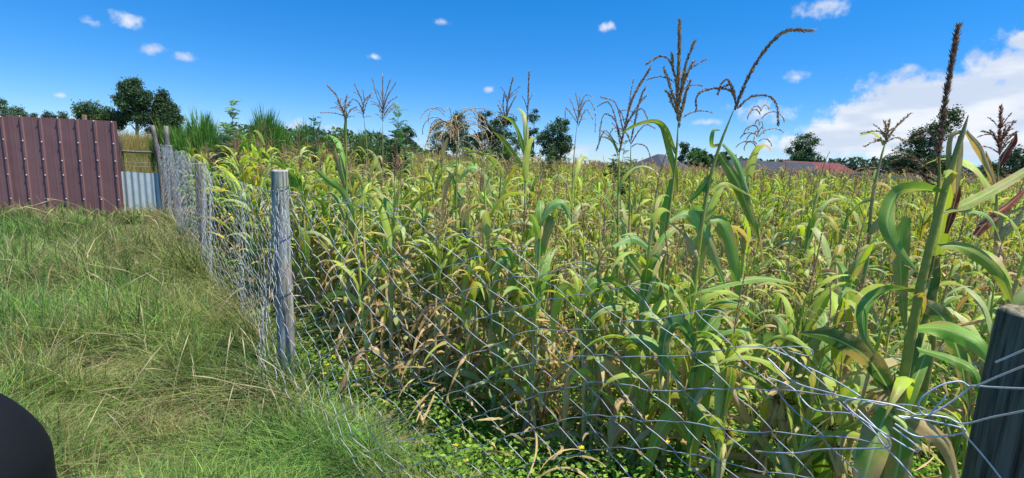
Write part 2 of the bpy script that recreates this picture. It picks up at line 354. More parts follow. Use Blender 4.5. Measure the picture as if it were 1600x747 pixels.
p = at(1040, 262, 48); building('farm_house', 'house with a pointed dark grey iron roof left of the round tree', 'house', (p[0], 50, gz(p[0], 50)), R_(38), 5.6, 5.4, 1.8, 1.55, (.06, .065, .075), (.22, .2, .19), door=[(1.2, .9, 0, 1.9)], hip=.93)
# grey iron fence across the end of the field, right
def iron_fence(label, p0, p1, h, col):
    t = thing('iron_fence', label, 'fence', (p0[0], p0[1], gz(*p0))); g = Geo()
    n = int(np.hypot(p1[0] - p0[0], p1[1] - p0[1]) / .1); u = np.linspace(0, 1, n)
    d = np.array(p1) - np.array(p0); nn = np.array([-d[1], d[0]]) / np.hypot(*d)
    xy = np.array(p0) + d * u[:, None] + nn * (.02 * (np.arange(n) % 2))[:, None]
    z0 = ground_z(xy[:, 0], xy[:, 1]); zt = h + .04 * np.sin(np.floor(u * n / 9) * 2.3)
    P = np.stack([np.concatenate([xy, (z0 - .1)[:, None]], 1), np.concatenate([xy, (z0 + zt)[:, None]], 1)], 0)[None]
    P = P - np.array([p0[0], p0[1], gz(*p0)]); c = np.asarray(col) * (1 + .18 * np.sin(np.floor(u * n / 9) * 1.7))[:, None]
    g.grid(P, c[None, None]); g.grid(P + [nn[0] * .01, nn[1] * .01, 0], c[None, None]); g.build('sheet', M_ZINC, t, smooth=False)
    for k in np.linspace(0, 1, 9):
        q = Geo(); x, y = np.array(p0) + d * k + nn * .1; a = np.array([x, y, gz(x, y)]) - np.array([p0[0], p0[1], gz(*p0)])
        tube1(q, [a, a + [0, 0, h * .5], a + [0, 0, h + .1]], .04, (.13, .1, .07), 6); q.build('post', M_WOOD, t)
a_, b_ = at(1190, 280, 34), at(1560, 284, 30)
iron_fence('distant fence of dull grey iron sheets along the far right edge of the field', (a_[0], a_[1]), (b_[0], b_[1]), 1.62, (.25, .25, .28))

# ------------------------------------------------------------------ trees
def tree(name, label, base, H, lobes, ncl, seed, col=(.045, .085, .03), leaf=.13, per=80, trunk=.16, group=None, limbs=True, droop=.0, csz=.5):
    """lobes: (dx, dz fraction of H, rx, rz) ellipsoids filled with leaf clumps"""
    rng = np.random.default_rng(seed); base = np.array([base[0], base[1], gz(base[0], base[1]) - .1]); col = np.array(col)
    t = thing(name, label, 'tree', base, group); f, k = Geo(), Geo()
    wts = np.array([l[2] * l[3] for l in lobes]); wts = wts / wts.sum(); cen = []
    for li, l in enumerate(lobes):
        n = max(3, int(ncl * wts[li])); v = nrm(rng.normal(0, 1, (n, 3))) * rng.uniform(.45, 1, (n, 1)) ** .6
        cen.append(np.array([l[0], rng.uniform(-.1, .1) * l[2], l[1] * H]) + v * [l[2], l[2] * .9, l[3]])
    cen = np.concatenate(cen); n = len(cen)
    cc = col * 1.4 * rng.uniform(.6, 1.55, (n, 1)) + np.array([.012, .015, 0]) * rng.random((n, 1))
    r = csz * rng.uniform(.6, 1.3, (n, 1, 1))
    v = rng.normal(0, .5, (n, per, 3)) * r * [1, 1, .85]; q = cen[:, None] + v; q[..., 2] -= droop * np.abs(v[..., 0])
    a = nrm(rng.normal(0, 1, (n, per, 3))); b = nrm(np.cross(a, rng.normal(0, 1, (n, per, 3)))); s = leaf * rng.uniform(.5, 1.2, (n, per, 1))
    P = np.stack([np.stack([q - a * s, q + b * s * .45], 2), np.stack([q - b * s * .45, q + a * s], 2)], 2).reshape(-1, 2, 2, 3)
    c2 = (cc[:, None] * rng.uniform(.7, 1.35, (n, per, 1))).reshape(-1, 1, 1, 3)
    f.grid(P, c2); f.build('crown', M_FOL, t)
    top = max(l[1] * H for l in lobes); z = np.linspace(0, 1, 8)
    x0 = lobes[int(np.argmax([l[1] for l in lobes]))][0]
    T = np.stack([x0 * z ** 1.5 + .1 * np.sin(5 * z + seed), .1 * np.cos(4 * z), top * z], -1)
    bark = (.20, .17, .14); tubes(k, T[None], (trunk * (1.1 - .85 * z))[None], np.array([bark]), 7)
    if limbs:
        for c in cen[rng.choice(n, min(n, 16), replace=False)]:
            u = min(.85, max(.2, c[2] / top - .25)); s0 = np.array([np.interp(u, z, T[:, i]) for i in range(3)])
            tubes(k, cr([s0, (s0 + c) / 2 + [0, 0, -.05 * H * .3], c], 6)[None], (trunk * .32 * np.linspace(1, .25, 6))[None], np.array([bark]), 4)
    k.build('trunk', M_BARK, t); return t
def tpx(x0, x1, ytop, ybase, Y):             # a tree's base and size from where it stands
    a = at((x0 + x1) / 2, ybase, Y); m = Y / FPX * 1.03; return (a[0], Y), (x1 - x0) * m, (ybase - ytop) * m, a[2]
def px_tree(label, x0, x1, ytop, Y, lobes, ncl, seed, name='eucalyptus_tree', **kw):
    (bx, by), wd, _, _ = tpx(x0, x1, ytop, 230, Y); topz = at((x0 + x1) / 2, ytop, Y)[2]; H = topz - gz(bx, by)
    lobes = [(l[0] * wd / 2, l[1], l[2] * wd / 2, l[3] * H) for l in lobes]
    return tree(name, label, (bx, by), H, lobes, ncl, seed, **kw)
G_EUC = (.034, .066, .030)
px_tree('dark leafy tree cut by the left frame edge above the brown sheet fence', -40, 18, 146, 58, [(0, .78, .8, .2), (.3, .6, .7, .2), (-.4, .6, .6, .2)], 60, 1, 'leafy_tree', col=G_EUC)
px_tree('small broad tree just right of the one at the left frame edge', 16, 58, 165, 70, [(-.3, .82, .6, .12), (.5, .75, .5, .1), (0, .6, .7, .15)], 40, 2, 'leafy_tree', col=G_EUC, csz=.45)
px_tree('smallest tree, its rounded top just showing over the brown sheet fence', 72, 92, 174, 75, [(0, .85, .8, .12), (0, .7, .7, .12)], 22, 3, 'leafy_tree', col=G_EUC, csz=.4)
px_tree('small pointed tree showing over the brown fence, second from the round tree', 92, 117, 175, 75, [(0, .85, .6, .12), (.3, .7, .8, .12)], 22, 4, 'leafy_tree', col=G_EUC, csz=.4)
px_tree('round topped dark tree left of the tall eucalyptus', 128, 192, 157, 52, [(-.2, .78, .75, .17), (.25, .62, .75, .18), (-.45, .6, .5, .16), (.75, .45, .35, .14)], 110, 5, 'leafy_tree', col=(.03, .06, .022))
px_tree('tallest eucalyptus of the left group with sky showing between its limbs', 188, 240, 122, 52, [(-.35, .88, .28, .1), (.28, .9, .3, .1), (-.42, .72, .5, .13), (.42, .72, .55, .14), (0, .58, .72, .13), (-.6, .42, .42, .1), (.35, .38, .5, .09)], 170, 6, col=G_EUC, csz=.42, trunk=.18, per=95)
px_tree('dense cone shaped tree right of the tall eucalyptus', 234, 288, 138, 54, [(0, .93, .16, .08), (0, .8, .4, .11), (.05, .64, .66, .13), (0, .46, .88, .15), (-.1, .26, .9, .15)], 190, 7, 'conical_tree', col=(.028, .055, .024), csz=.42, per=90)
px_tree('small dark tree behind the feathery shrub in the middle left', 616, 650, 194, 55, [(0, .8, .7, .18), (0, .5, .9, .25)], 60, 8, 'leafy_tree', col=G_EUC, csz=.4)
px_tree('wide dark tree behind the drooping straw tassel', 672, 742, 172, 60, [(.3, .82, .5, .13), (-.2, .68, .7, .16), (-.5, .5, .5, .16), (.4, .5, .6, .18)], 120, 9, 'leafy_tree', col=G_EUC, csz=.5)
px_tree('tall dark tree with two upright crowns behind the purple tassel', 738, 812, 165, 56, [(-.5, .88, .3, .08), (.4, .86, .38, .09), (0, .7, .7, .13), (.3, .5, .8, .18), (-.5, .5, .6, .16)], 170, 10, col=(.028, .055, .025), csz=.45)
px_tree('thin tree with one round tuft of leaves on a bare stem', 822, 843, 163, 60, [(0, .88, .7, .09), (0, .62, .9, .12), (-.6, .45, .9, .14)], 46, 11, col=G_EUC, csz=.34, trunk=.1)
px_tree('broad eucalyptus with airy foliage left of the lone pale tassel', 840, 896, 178, 50, [(.1, .85, .5, .12), (-.4, .66, .5, .14), (.45, .62, .5, .14), (0, .45, .8, .18)], 110, 12, col=(.035, .07, .032), csz=.42)
px_tree('small round tree above the pointed grey roof', 1060, 1075, 218, 62, [(0, .85, .9, .12), (0, .6, .7, .12)], 26, 13, 'leafy_tree', col=G_EUC, csz=.34)
px_tree('full round green tree right of the pointed grey roof', 1068, 1114, 226, 54, [(0, .68, .8, .25), (.3, .5, .8, .22), (-.3, .4, .7, .2)], 120, 14, 'leafy_tree', col=(.035, .085, .022), csz=.4)
px_tree('little tree between the full round tree and the grey shed', 1128, 1142, 230, 62, [(0, .8, .9, .16), (0, .5, .9, .18)], 24, 15, 'leafy_tree', col=G_EUC, csz=.34)
px_tree('wind bent dark tree standing behind the red roof', 1226, 1284, 202, 66, [(.1, .82, .5, .13), (-.15, .66, .6, .16), (.35, .55, .6, .15), (-.3, .42, .55, .16), (.75, .45, .3, .08)], 150, 16, 'leafy_tree', col=(.03, .07, .026), csz=.5)
px_tree('tall leaning eucalyptus behind the tallest dark spike', 1402, 1492, 164, 48, [(.65, .9, .28, .09), (.5, .76, .4, .1), (0, .66, .45, .12), (-.45, .55, .35, .1), (-.2, .4, .8, .12), (.5, .35, .6, .1), (-.6, .3, .35, .08)], 170, 17, col=(.032, .062, .028), csz=.45, per=90)
px_tree('dark tree cut by the right frame edge', 1556, 1640, 226, 44, [(.1, .8, .6, .16), (-.5, .5, .5, .2), (.4, .5, .7, .25)], 110, 18, 'leafy_tree', col=(.03, .06, .03), csz=.42)
px_tree('faint small tree left of the one at the right frame edge', 1538, 1560, 247, 60, [(0, .75, .8, .2), (0, .45, .9, .2)], 26, 19, 'leafy_tree', col=(.045, .08, .045), csz=.38)

def mass(name, label, x0, x1, Y, z0, z1, n, leaf, col, seed, kind='stuff', cat='vegetation', hills=6):
    rng = np.random.default_rng(seed); g = Geo(); m = Y / FPX
    xa, xb = at(x0, 255, Y)[0], at(x1, 255, Y)[0]; x = rng.uniform(xa, xb, n); y = Y + rng.uniform(-.06, .1, n) * Y * .6
    h = z0 + (z1 - z0) * (.55 + .45 * np.sin(x / (xb - xa) * hills * 6.28 + seed) * np.sin(x * .7 + seed * 2)) ; z = ground_z(x, y) + rng.uniform(0, 1, n) ** .6 * h
    q = np.stack([x, y, z], -1)[:, None]; a = nrm(rng.normal(0, 1, (n, 1, 3))); b = nrm(np.cross(a, rng.normal(0, 1, (n, 1, 3)))); s = leaf * rng.uniform(.5, 1.3, (n, 1, 1))
    P = np.stack([np.concatenate([q - a * s, q + b * s * .5], 1), np.concatenate([q - b * s * .5, q + a * s], 1)], 1)
    c = np.array(col) * (1 + .35 * np.sin(x * 1.3))[:, None] * rng.uniform(.65, 1.35, (n, 1)); g.grid(P, np.clip(c, 0, 1)[:, None, None])
    o = g.build(name, M_FOL); tag(o, label, cat, kind=kind)
mass('far_woods', 'continuous low far line of trees along the right horizon', 1090, 1700, 120, 4.0, 7.5, 6500, .7, (.05, .085, .05), 3, hills=9)
mass('distant_hedgerow', 'low dark green growth along the far edge of the field', 380, 1150, 75, 1.5, 3.6, 9000, .36, (.075, .13, .045), 4, hills=7)

def bush(label, px0, px1, ytop, Y, n, seed, col, style='broom', name='bush', cat='bush', hmul=1.):
    rng = np.random.default_rng(seed); a = at((px0 + px1) / 2, ytop, Y); bx = a[0]; wd = (px1 - px0) / FPX * Y / 2; base = np.array([bx, Y, gz(bx, Y)]); H = a[2] - base[2]
    t = thing(name, label, cat, base); f, s = Geo(), Geo(); col = np.array(col)
    if style == 'broom':                       # hundreds of fine upright sprays
        K = 5; tt = np.linspace(0, 1, K)[None]; r0 = np.sqrt(rng.random(n)) * .8; an = rng.uniform(0, 6.28, n)
        hh = H * (1 - .40 * r0 ** 2) * (1 - .7 * rng.random(n) ** 1.6) * (1 + .10 * np.sin(r0 * 9 + an * 2)) * (1 + .12 * np.sin(an * 3 + seed)); L0 = rng.uniform(.35, .8, n)
        x = wd * r0 * np.cos(an); y = wd * r0 * np.sin(an) * .8; lean = rng.uniform(0, .25, n)
        zs = (hh - L0)[:, None] + L0[:, None] * tt
        X = (x + lean * np.cos(an) * 0)[:, None] + (lean * np.cos(an) * L0)[:, None] * tt ** 1.3 + .1 * rng.normal(0, 1, (n, 1)) * tt; Yy = y[:, None] + (lean * np.sin(an) * L0)[:, None] * tt
        P = np.stack([X, Yy, np.maximum(zs, .02)], -1); ang = rng.uniform(0, PI, n); w_ = rng.uniform(.005, .013, n)[:, None] * (1.05 - tt ** 2)
        sd = np.stack([np.cos(ang), np.sin(ang), 0 * ang], -1)[:, None]
        f.grid(np.stack([P - sd * w_[..., None], P + sd * w_[..., None]], 2), (col * rng.uniform(.6, 1.5, (n, 1)))[:, None, None])
    else:                                      # pinnate fronds on arching stems
        ns = 9 if style == 'feather' else 14
        for i in range(ns):
            an = rng.uniform(0, 6.28); rr = rng.uniform(.1, 1) * wd * .9; hh = H * rng.uniform(.55, 1.0) * (1 - .25 * rr / wd)
            if i == 0: rr, hh = 0.05, H
            S_ = cr([[0, 0, 0], [rr * math.cos(an) * .35, rr * math.sin(an) * .35, hh * .5], [rr * math.cos(an), rr * math.sin(an), hh]], 12)
            tubes(s, S_[None], (.014 * np.linspace(1, .25, 12))[None], np.array([[.16, .15, .08]]), 5)
            for k in range(int(n / ns)):
                u = rng.uniform(.3, 1); p0 = np.array([np.interp(u, np.linspace(0, 1, 12), S_[:, j]) for j in range(3)]); a2 = rng.uniform(0, 6.28); l = rng.uniform(.18, .34) * (1.25 - .6 * u); t8 = np.linspace(0, 1, 7)
                el = rng.uniform(.5, 1.3) - 1.0 * t8; d = np.stack([np.cos(el) * math.cos(a2), np.cos(el) * math.sin(a2), np.sin(el)], -1); Q = p0 + np.cumsum(d, 0) * l / 7
                sdv = np.array([-math.sin(a2), math.cos(a2), 0]); cc = col * rng.uniform(.7, 1.4)
                for sg in (-1, 1):
                    b0 = np.repeat(Q, 2, 0); dd = nrm(np.repeat(d, 2, 0) * .6 + sg * sdv + rng.normal(0, .12, (14, 3))); ll = (.10 * np.sin(np.linspace(.5, 3.0, 14)))[:, None]
                    tp = b0 + dd * ll; md = b0 + dd * ll * .5; ww = np.repeat(d, 2, 0) * .013
                    f.grid(np.stack([np.stack([b0, md + ww], 1), np.stack([md - ww, tp], 1)], 1), cc)
    if style == 'broom':
        for i in range(14):
            an = rng.uniform(0, 6.28); rr = rng.uniform(.1, .7) * wd
            tube1(s, [[0, 0, 0], [rr * math.cos(an) * .5, rr * math.sin(an) * .5, H * .35], [rr * math.cos(an), rr * math.sin(an), H * .7]], .012, (.14, .13, .07), 4)
    f.build('foliage', M_FOL, t); s.build('stem', M_BARK, t)
BR = (.13, .27, .045)
bush('bright green broom like bush rising just behind the wire fence corner', 258, 366, 192, 13.5, 13000, 41, BR)
bush('second bright green broom like bush, right of the one at the fence corner', 366, 462, 190, 12.5, 13000, 42, BR)
bush('small broom like bush with yellow green tips behind the leaning pole', 232, 276, 196, 15.5, 2200, 43, (.11, .17, .03))
bush('mid green leafy bush filling the dip between the two broom like bushes', 326, 412, 204, 12.0, 700, 52, (.12, .22, .05), 'leafy', 'leafy_bush')
bush('low broad broom like bush between the fence corner and the tassels', 430, 540, 204, 14.5, 5200, 44, (.085, .18, .035))
bush('low olive green bush behind the star shaped tassel', 520, 640, 214, 15, 4200, 45, (.09, .17, .04))
bush('tall feathery shrub with blue green fronds beside the broom like bushes', 322, 398, 158, 9.5, 520, 46, (.28, .40, .24), 'feather', 'feathery_shrub', 'shrub')
bush('feathery shrub with separate fronds against the sky beside the star shaped tassel', 586, 660, 166, 9.0, 420, 47, (.17, .30, .15), 'feather', 'feathery_shrub', 'shrub')
bush('slender feathery shrub poking up alone left of the leaning tassels', 478, 506, 180, 9.8, 150, 48, (.12, .22, .12), 'feather', 'feathery_shrub', 'shrub')
bush('light green leafy bush in front of the tall dark trees', 756, 838, 206, 17, 460, 49, (.12, .22, .05), 'leafy', 'leafy_bush')
bush('low mid green bush right of the light green one', 836, 884, 226, 18, 260, 50, (.09, .17, .045), 'leafy', 'leafy_bush')
bush('small feathery shrub behind the two dark spikes', 946, 1000, 222, 13, 200, 51, (.08, .15, .06), 'feather', 'feathery_shrub', 'shrub')

# ------------------------------------------------------------------ brown sheet fence, pale sheet, timber
def sheet_fence():
    p0, p1 = np.array([-15.5, 9.4]), np.array([-9.15, 11.25]); d = p1 - p0; Lf = np.linalg.norm(d); d = d / Lf; nn = np.array([d[1], -d[0]])     # nn faces the camera
    o0 = np.array([p0[0], p0[1], gz(*p0)]); H = 2.13
    t = thing('sheet_metal_fence', 'tall fence of ribbed brown painted metal sheets with pale fixing studs', 'fence', o0)
    pitch, rng = .335, np.random.default_rng(3); pw = pitch * 3; n = int(Lf / pw)
    s0 = Lf - n * pw
    for i in range(n):
        g = Geo(); a = s0 + i * pw; us, ds = [], []
        for r in range(3):
            b = a + r * pitch + .03
            for du, dd in ((0, 0), (.10, 0), (.118, .004), (.14, 0), (.235, 0), (.250, .036), (.285, .036), (.300, 0)): us.append(b + du); ds.append(dd * .7)
        us.append(a + pw + .05); ds.append(.006 if i % 2 else .003); us = np.array(us); ds = np.array(ds) + (.004 if i % 2 else 0)
        xy = p0 + d * us[:, None] + nn * ds[:, None]; zt = H + rng.uniform(-.02, .02); rows = []
        tilt = rng.uniform(-.006, .006)
        for z in (-.15, .75, 1.45, zt): rows.append(np.concatenate([xy + nn * tilt * z, np.full((len(us), 1), z)], 1))
        P = np.array(rows)[None] + [0, 0, o0[2]] - o0
        tone = np.array([.25, .125, .12]) * rng.uniform(.92, 1.1)
        g.grid(P, tone); g.grid(P - [nn[0] * .002, nn[1] * .002, 0], tone * .7); pan = g.build('panel', M_PAINTM, t, smooth=False)
        for r in range(3):
            for z in (.33, .88, 1.22, 1.62, zt - .015):
                u = a + r * pitch + .03 + .2675 + rng.uniform(-.005, .005); c = np.array([*(p0 + d * u + nn * .045), z + rng.uniform(-.02, .02)]) + [0, 0, o0[2]] - o0 - np.array([nn[0], nn[1], 0]) * .018
                nv = np.array([nn[0], nn[1], 0]); K = np.array([0, .006, .012]); st = Geo(); tubes(st, (c + nv * K[:, None])[None], np.array([[.016, .013, .002]]), (.72, .70, .66) * np.ones((1, 3)), 7, ref=(0, 0, 1)); st.build('fixing_stud', M_SMALL, pan)
    for z in (.45, 1.2, 1.95):
        g = Geo(); e0 = np.array([*(p0 - nn * .05), z]) + [0, 0, o0[2]] - o0; e1 = np.array([*(p1 - nn * .05), z]) + [0, 0, o0[2]] - o0
        tube1(g, [e0, (e0 + e1) / 2, e1], .035, (.2, .15, .1), 6); g.build('rail', M_WOOD, t)
    for u in np.arange(.3, Lf, 1.9):
        g = Geo(); x, y = p0 + d * u - nn * .12; a = np.array([x, y, 0]) - [o0[0], o0[1], 0]; h = H + rng.uniform(-.03, .14)
        tube1(g, [a, a + [0, 0, 1], a + [rng.uniform(-.03, .03), 0, h]], .045, (.24, .19, .13), 8, caps=True); g.build('post', M_WOOD, t)
sheet_fence()
def pale_sheet():
    a, b = at(184, 268, 11.35), at(250, 274, 11.75); z1 = a[2]; p0 = np.array([a[0], a[1]]); p1 = np.array([b[0], b[1]]); d = p1 - p0; Lf = np.linalg.norm(d); d /= Lf; nn = np.array([d[1], -d[0]])
    n = 73; u = np.linspace(0, Lf, n); off = .016 * np.sin(u / .125 * 6.283); xy = p0 + d * u[:, None] + nn * off[:, None]; o0 = np.array([p0[0], p0[1], gz(*p0)])
    t = Geo(); zt = z1 + .008 * np.sin(u * 9) - .03 * u; P = np.stack([np.concatenate([xy, np.full((n, 1), o0[2] - .1)], 1), np.concatenate([xy, zt[:, None]], 1)], 0)[None] - o0
    P = P[:, [0, 0, 1]] * 1.0; P[:, 1] = (P[:, 0] + P[:, 2]) / 2
    c = np.array([.50, .58, .60])[None, None] * np.ones((3, n, 1)); t.grid(P, c[None]); t.grid(P - [nn[0] * .002, nn[1] * .002, 0], c[None] * .8)
    r = thing('corrugated_sheet', 'low pale blue grey corrugated iron sheet closing the gap beside the brown fence', 'iron sheet', o0)
    t.build('sheet', M_ZINC, r); s = Geo(); g2 = Geo()
    box(g2, (0, -.02, 0), (Lf, .02, .06), (.2, .17, .13), 0); V = g2.V[0]; V[:] = (np.stack([V[:, 0] * d[0], V[:, 0] * d[1], V[:, 2] + .8], 1) - np.array([nn[0], nn[1], 0]) * .05); g2.build('rail', M_WOOD, r, smooth=False)
pale_sheet()
def pole(name, label, cat, pts, r, col, loc=None, S=10):
    pts = np.asarray(pts, float); g = Geo(); P = cr(pts, 12); rr = r * (1.05 - .1 * np.linspace(0, 1, 12)) * (1 + .04 * np.sin(np.arange(12) * 2.1))
    P = np.concatenate([P[:1], P, P[-1:], P[-1:]], 0)[None].copy(); P[0, -2, 2] += .004; P[0, -1, 2] += .006; rr = np.concatenate([[.001], rr, [rr[-1] * .8], [.001]])[None]
    tubes(g, P, rr, np.array([col]), S); o = g.build(name, M_WOOD, origin=pts[0]); o.location = tuple(pts[0]); return tag(o, label, cat)
q = at(183, 213, 11.5); pole('gate_post', 'stout mossy round timber post beside the brown sheet fence', 'post', [[q[0] + .04, q[1], gz(q[0], q[1]) - .1], [q[0], q[1], .9], q], .10, (.16, .155, .10))
q = at(238, 196, 11.7); q2 = at(254, 300, 11.7); pole('leaning_pole', 'thin bare grey pole leaning left at the end of the timber rail', 'pole', [[q2[0], q2[1], gz(*q2[:2]) - .1], (q + q2) / 2 + [.03, 0, 0], q], .05, (.30, .28, .24))
q = at(259, 197, 11.95); pole('upright_pole', 'short split grey pole standing upright behind the fence corner', 'pole', [[q[0] + .02, q[1], gz(*q[:2]) - .1], [q[0], q[1], 1], q], .06, (.33, .31, .27))
a, b = at(188, 236, 11.5), at(244, 238, 11.72); pole('timber_rail', 'slim horizontal timber rail between the mossy post and the leaning pole', 'rail', [a, (a + b) / 2 - [0, 0, .01], b], .028, (.30, .26, .20))
g = Geo()
for yy in (252, 258):
    a, b = at(190, yy, 11.5), at(250, yy + 2, 11.75); tube1(g, cr([a, (a + b) / 2 - [0, 0, .02], b], 8), .003, (.4, .4, .38), 4)
o = g.build('barbed_wire', M_WIRE); tag(o, 'two slack plain wires below the timber rail in the gap', 'wire')

# ------------------------------------------------------------------ chain link fence with timber posts
def wire_fence():
    rng = np.random.default_rng(9); o0 = np.array([FR[0], FR[1], 0.])
    t = thing('wire_mesh_fence', 'sagging galvanised wire mesh fence on timber posts between the grass and the maize', 'fence', o0)
    sR, sA, sM, sF = FS[[1, 3, 4, 5]]
    px = [(FS[0], 1.25), (sR - .35, 1.16), (sR - .06, 1.10)]
    for X, Yp in ((1405, 632), (1290, 566), (1170, 508), (1060, 470), (960, 437), (800, 378), (640, 325), (520, 292)):
        # height of the mesh edge above the fence line under that point
        d = ray(X, Yp); best = None
        ss_ = np.linspace(sR, sA, 400); xy = fence_xy(ss_); k = np.argmin(np.abs(xy[:, 0] * d[1] - xy[:, 1] * d[0])); best = ss_[k]; z = EYE + d[2] * xy[k, 1] / d[1]; px.append((best, z))
    px += [(sA, 1.40), (sA + 1.2, 1.36), (sM - 1.2, 1.44), (sM, 1.50), (sM + .8, 1.54), (sM + 2.2, 1.56), (sF, 1.66)]
    px = np.array(sorted(px)); hs_, hz = px[:, 0], px[:, 1]
    def topz(s): return np.interp(s, hs_, hz)
    def off(s, z):    # mesh bulges and folds; it hangs on the camera side of the posts
        return -.09 - .08 * ss(.9, .1, z) * ss(sA + .6, sA - .8, s) + .05 * np.sin(s * 1.9 + z * 1.3) + .025 * np.sin(s * 5 + 2 * z) + np.where(s > sM - .5, .06 * np.sin(s * 9) + .04 * np.sin(s * 23 + z), 0)
    mesh = Geo(); s = sR + .17; col0 = np.array([.36, .38, .41]); rows = 20
    si = 0; NS = rng.normal(0, .007, (700, rows + 1)); NZ = rng.normal(0, .006, (700, rows + 1)); NB = rng.normal(0, .006, (700, rows + 1))
    while s < sF - .05:
        far = s > sA + .3; W_ = float(np.interp(s, [sR, sA - 1.6, sA, sM - .6, sM, sF], [.125, .095, .055, .048, .038, .038]))
        k = np.arange(rows + 1); side = (k + si) % 2; node = si + side
        S_ = s + side * W_ + NS[node, k] + np.where(side == 0, -.003, .003)
        zn = topz(s + side * W_) * (1 - k / rows) + .02 * (k / rows)
        zz = zn + NZ[node, k] * (k > 0) + .022 * np.sin((s + side * W_) * 3.1 + k * .35) * (k > 0)
        dpt = .004 * np.where((k + si) % 2 == 0, 1, -1)
        # each leg of the zigzag slightly bowed, with a bend at the interlock
        Pt = []
        for i in range(rows + 1):
            xy = fence_xy(S_[i]); a = fence_xy(S_[i] + .02) - fence_xy(S_[i] - .02); a = a / np.linalg.norm(a); nv = np.array([a[1], -a[0]])
            of = off(S_[i], zz[i]) + dpt[i] + NB[node[i], i]; p = np.array([*(xy + nv * of), zz[i] + gz(*xy)]); Pt.append(p)
        Pt = np.array(Pt); full = []
        for i in range(rows):
            A, B = Pt[i], Pt[i + 1]; mid = (A + B) / 2 + rng.normal(0, .0035, 3); full += [A, A + (mid - A) * .35 + [0, 0, -.003], mid + [0, 0, .002], B + (mid - B) * .3 + [0, 0, .002]]
        full.append(Pt[-1]); full = np.array(full)
        # the twisted knuckle at the top: a flat hook reaching along the fence
        if not far:
            x1 = fence_xy(s + W_); x0 = fence_xy(s); a = (x1 - x0) / np.linalg.norm(x1 - x0); a3 = np.array([a[0], a[1], 0]); sg = -1 
            hk = Pt[0] + np.array([[0, 0, 0.0], a3 * .03 * sg + [0, 0, .012], a3 * .062 * sg + [0, 0, .010], a3 * .068 * sg + [0, 0, -.002], a3 * .055 * sg + [0, 0, -.008], a3 * .01 * sg + [0, 0, -.006]], dtype=object).astype(float) if False else np.array([Pt[0], Pt[0] + a3 * .03 * sg + [0, 0, .010], Pt[0] + a3 * .064 * sg + [0, 0, .012], Pt[0] + a3 * .071 * sg, Pt[0] + a3 * .060 * sg - [0, 0, .009], Pt[0] + a3 * .012 * sg - [0, 0, .007]])
            full = np.concatenate([cr(hk, 12)[::-1][:-1], full]) if si % 2 == 0 else full
        rad = .0015
        tube1(mesh, full, rad, [col0 * rng.uniform(.75, 1.2)], 5 if s < sA else 4)
        s += W_; si += 1
    # a second, crumpled layer where the roll was doubled near the far posts
    mesh.build('wire_mesh', M_WIRE, t, origin=o0)
    # stray wires that tie the mesh to the near post
    D = 1.06
    ties = [[(1640, 530, .85), (1600, 547, .95), (1556, 566, 1.0)],
            [(1650, 555, .85), (1600, 572, .95), (1560, 588, 1.0), (1520, 604, 1.05), (1500, 596, 1.06), (1470, 602, 1.07), (1440, 622, 1.08), (1436, 640, 1.08), (1450, 648, 1.08), (1472, 626, 1.07), (1478, 616, 1.07)],
            [(1660, 606, .85), (1600, 607, .95), (1550, 605, 1.02), (1518, 603, 1.05), (1508, 612, 1.06), (1480, 632, 1.07), (1450, 650, 1.08)],
            [(1660, 628, .85), (1600, 642, .95), (1550, 652, 1.02), (1505, 662, 1.07), (1478, 652, 1.09), (1440, 648, 1.1), (1418, 654, 1.12), (1404, 650, 1.13), (1440, 655, 1.12), (1500, 668, 1.07), (1504, 676, 1.07), (1470, 682, 1.1), (1430, 681, 1.13), (1398, 662, 1.15)],
            [(1504, 676, 1.07), (1530, 705, 1.06), (1562, 745, 1.05), (1600, 800, 1.05)],
            [(1430, 648, 1.1), (1400, 634, 1.12), (1350, 625, 1.15), (1325, 625, 1.18), (1322, 632, 1.18), (1340, 650, 1.16), (1380, 676, 1.14), (1420, 700, 1.12), (1434, 706, 1.12), (1430, 695, 1.12), (1395, 668, 1.14)],
            [(1200, 543, 1.42), (1240, 560, 1.36), (1250, 568, 1.34), (1300, 592, 1.27), (1338, 615, 1.2), (1342, 620, 1.2), (1330, 622, 1.2), (1290, 612, 1.26), (1240, 596, 1.33), (1200, 560, 1.4)],
            [(1200, 590, 1.42), (1216, 595, 1.4), (1240, 608, 1.36), (1272, 640, 1.3), (1340, 650, 1.2), (1385, 700, 1.14), (1425, 745, 1.1), (1460, 800, 1.08)],
            [(1180, 705, 1.42), (1240, 708, 1.33), (1285, 702, 1.27), (1380, 700, 1.15), (1388, 690, 1.14), (1384, 684, 1.14), (1340, 640, 1.2)]]
    for ti in ties:
        g = Geo(); tube1(g, cr(atv(ti), 12 * len(ti)), .0021, [np.array([.50, .53, .57])], 6); g.build('tie_wire', M_WIRE, t, origin=o0)
    # line wires threaded through the mesh
    for hgt in (.0, .55):
        g = Geo(); u = np.linspace(sA - .2, sF, 80); P = []
        for v in u: xy = fence_xy(v); P.append([*xy, topz(v) * (1 - hgt) - .02 + gz(*xy)])
        tube1(g, P, .0022, [col0], 4); g.build('line_wire', M_WIRE, t, origin=o0)
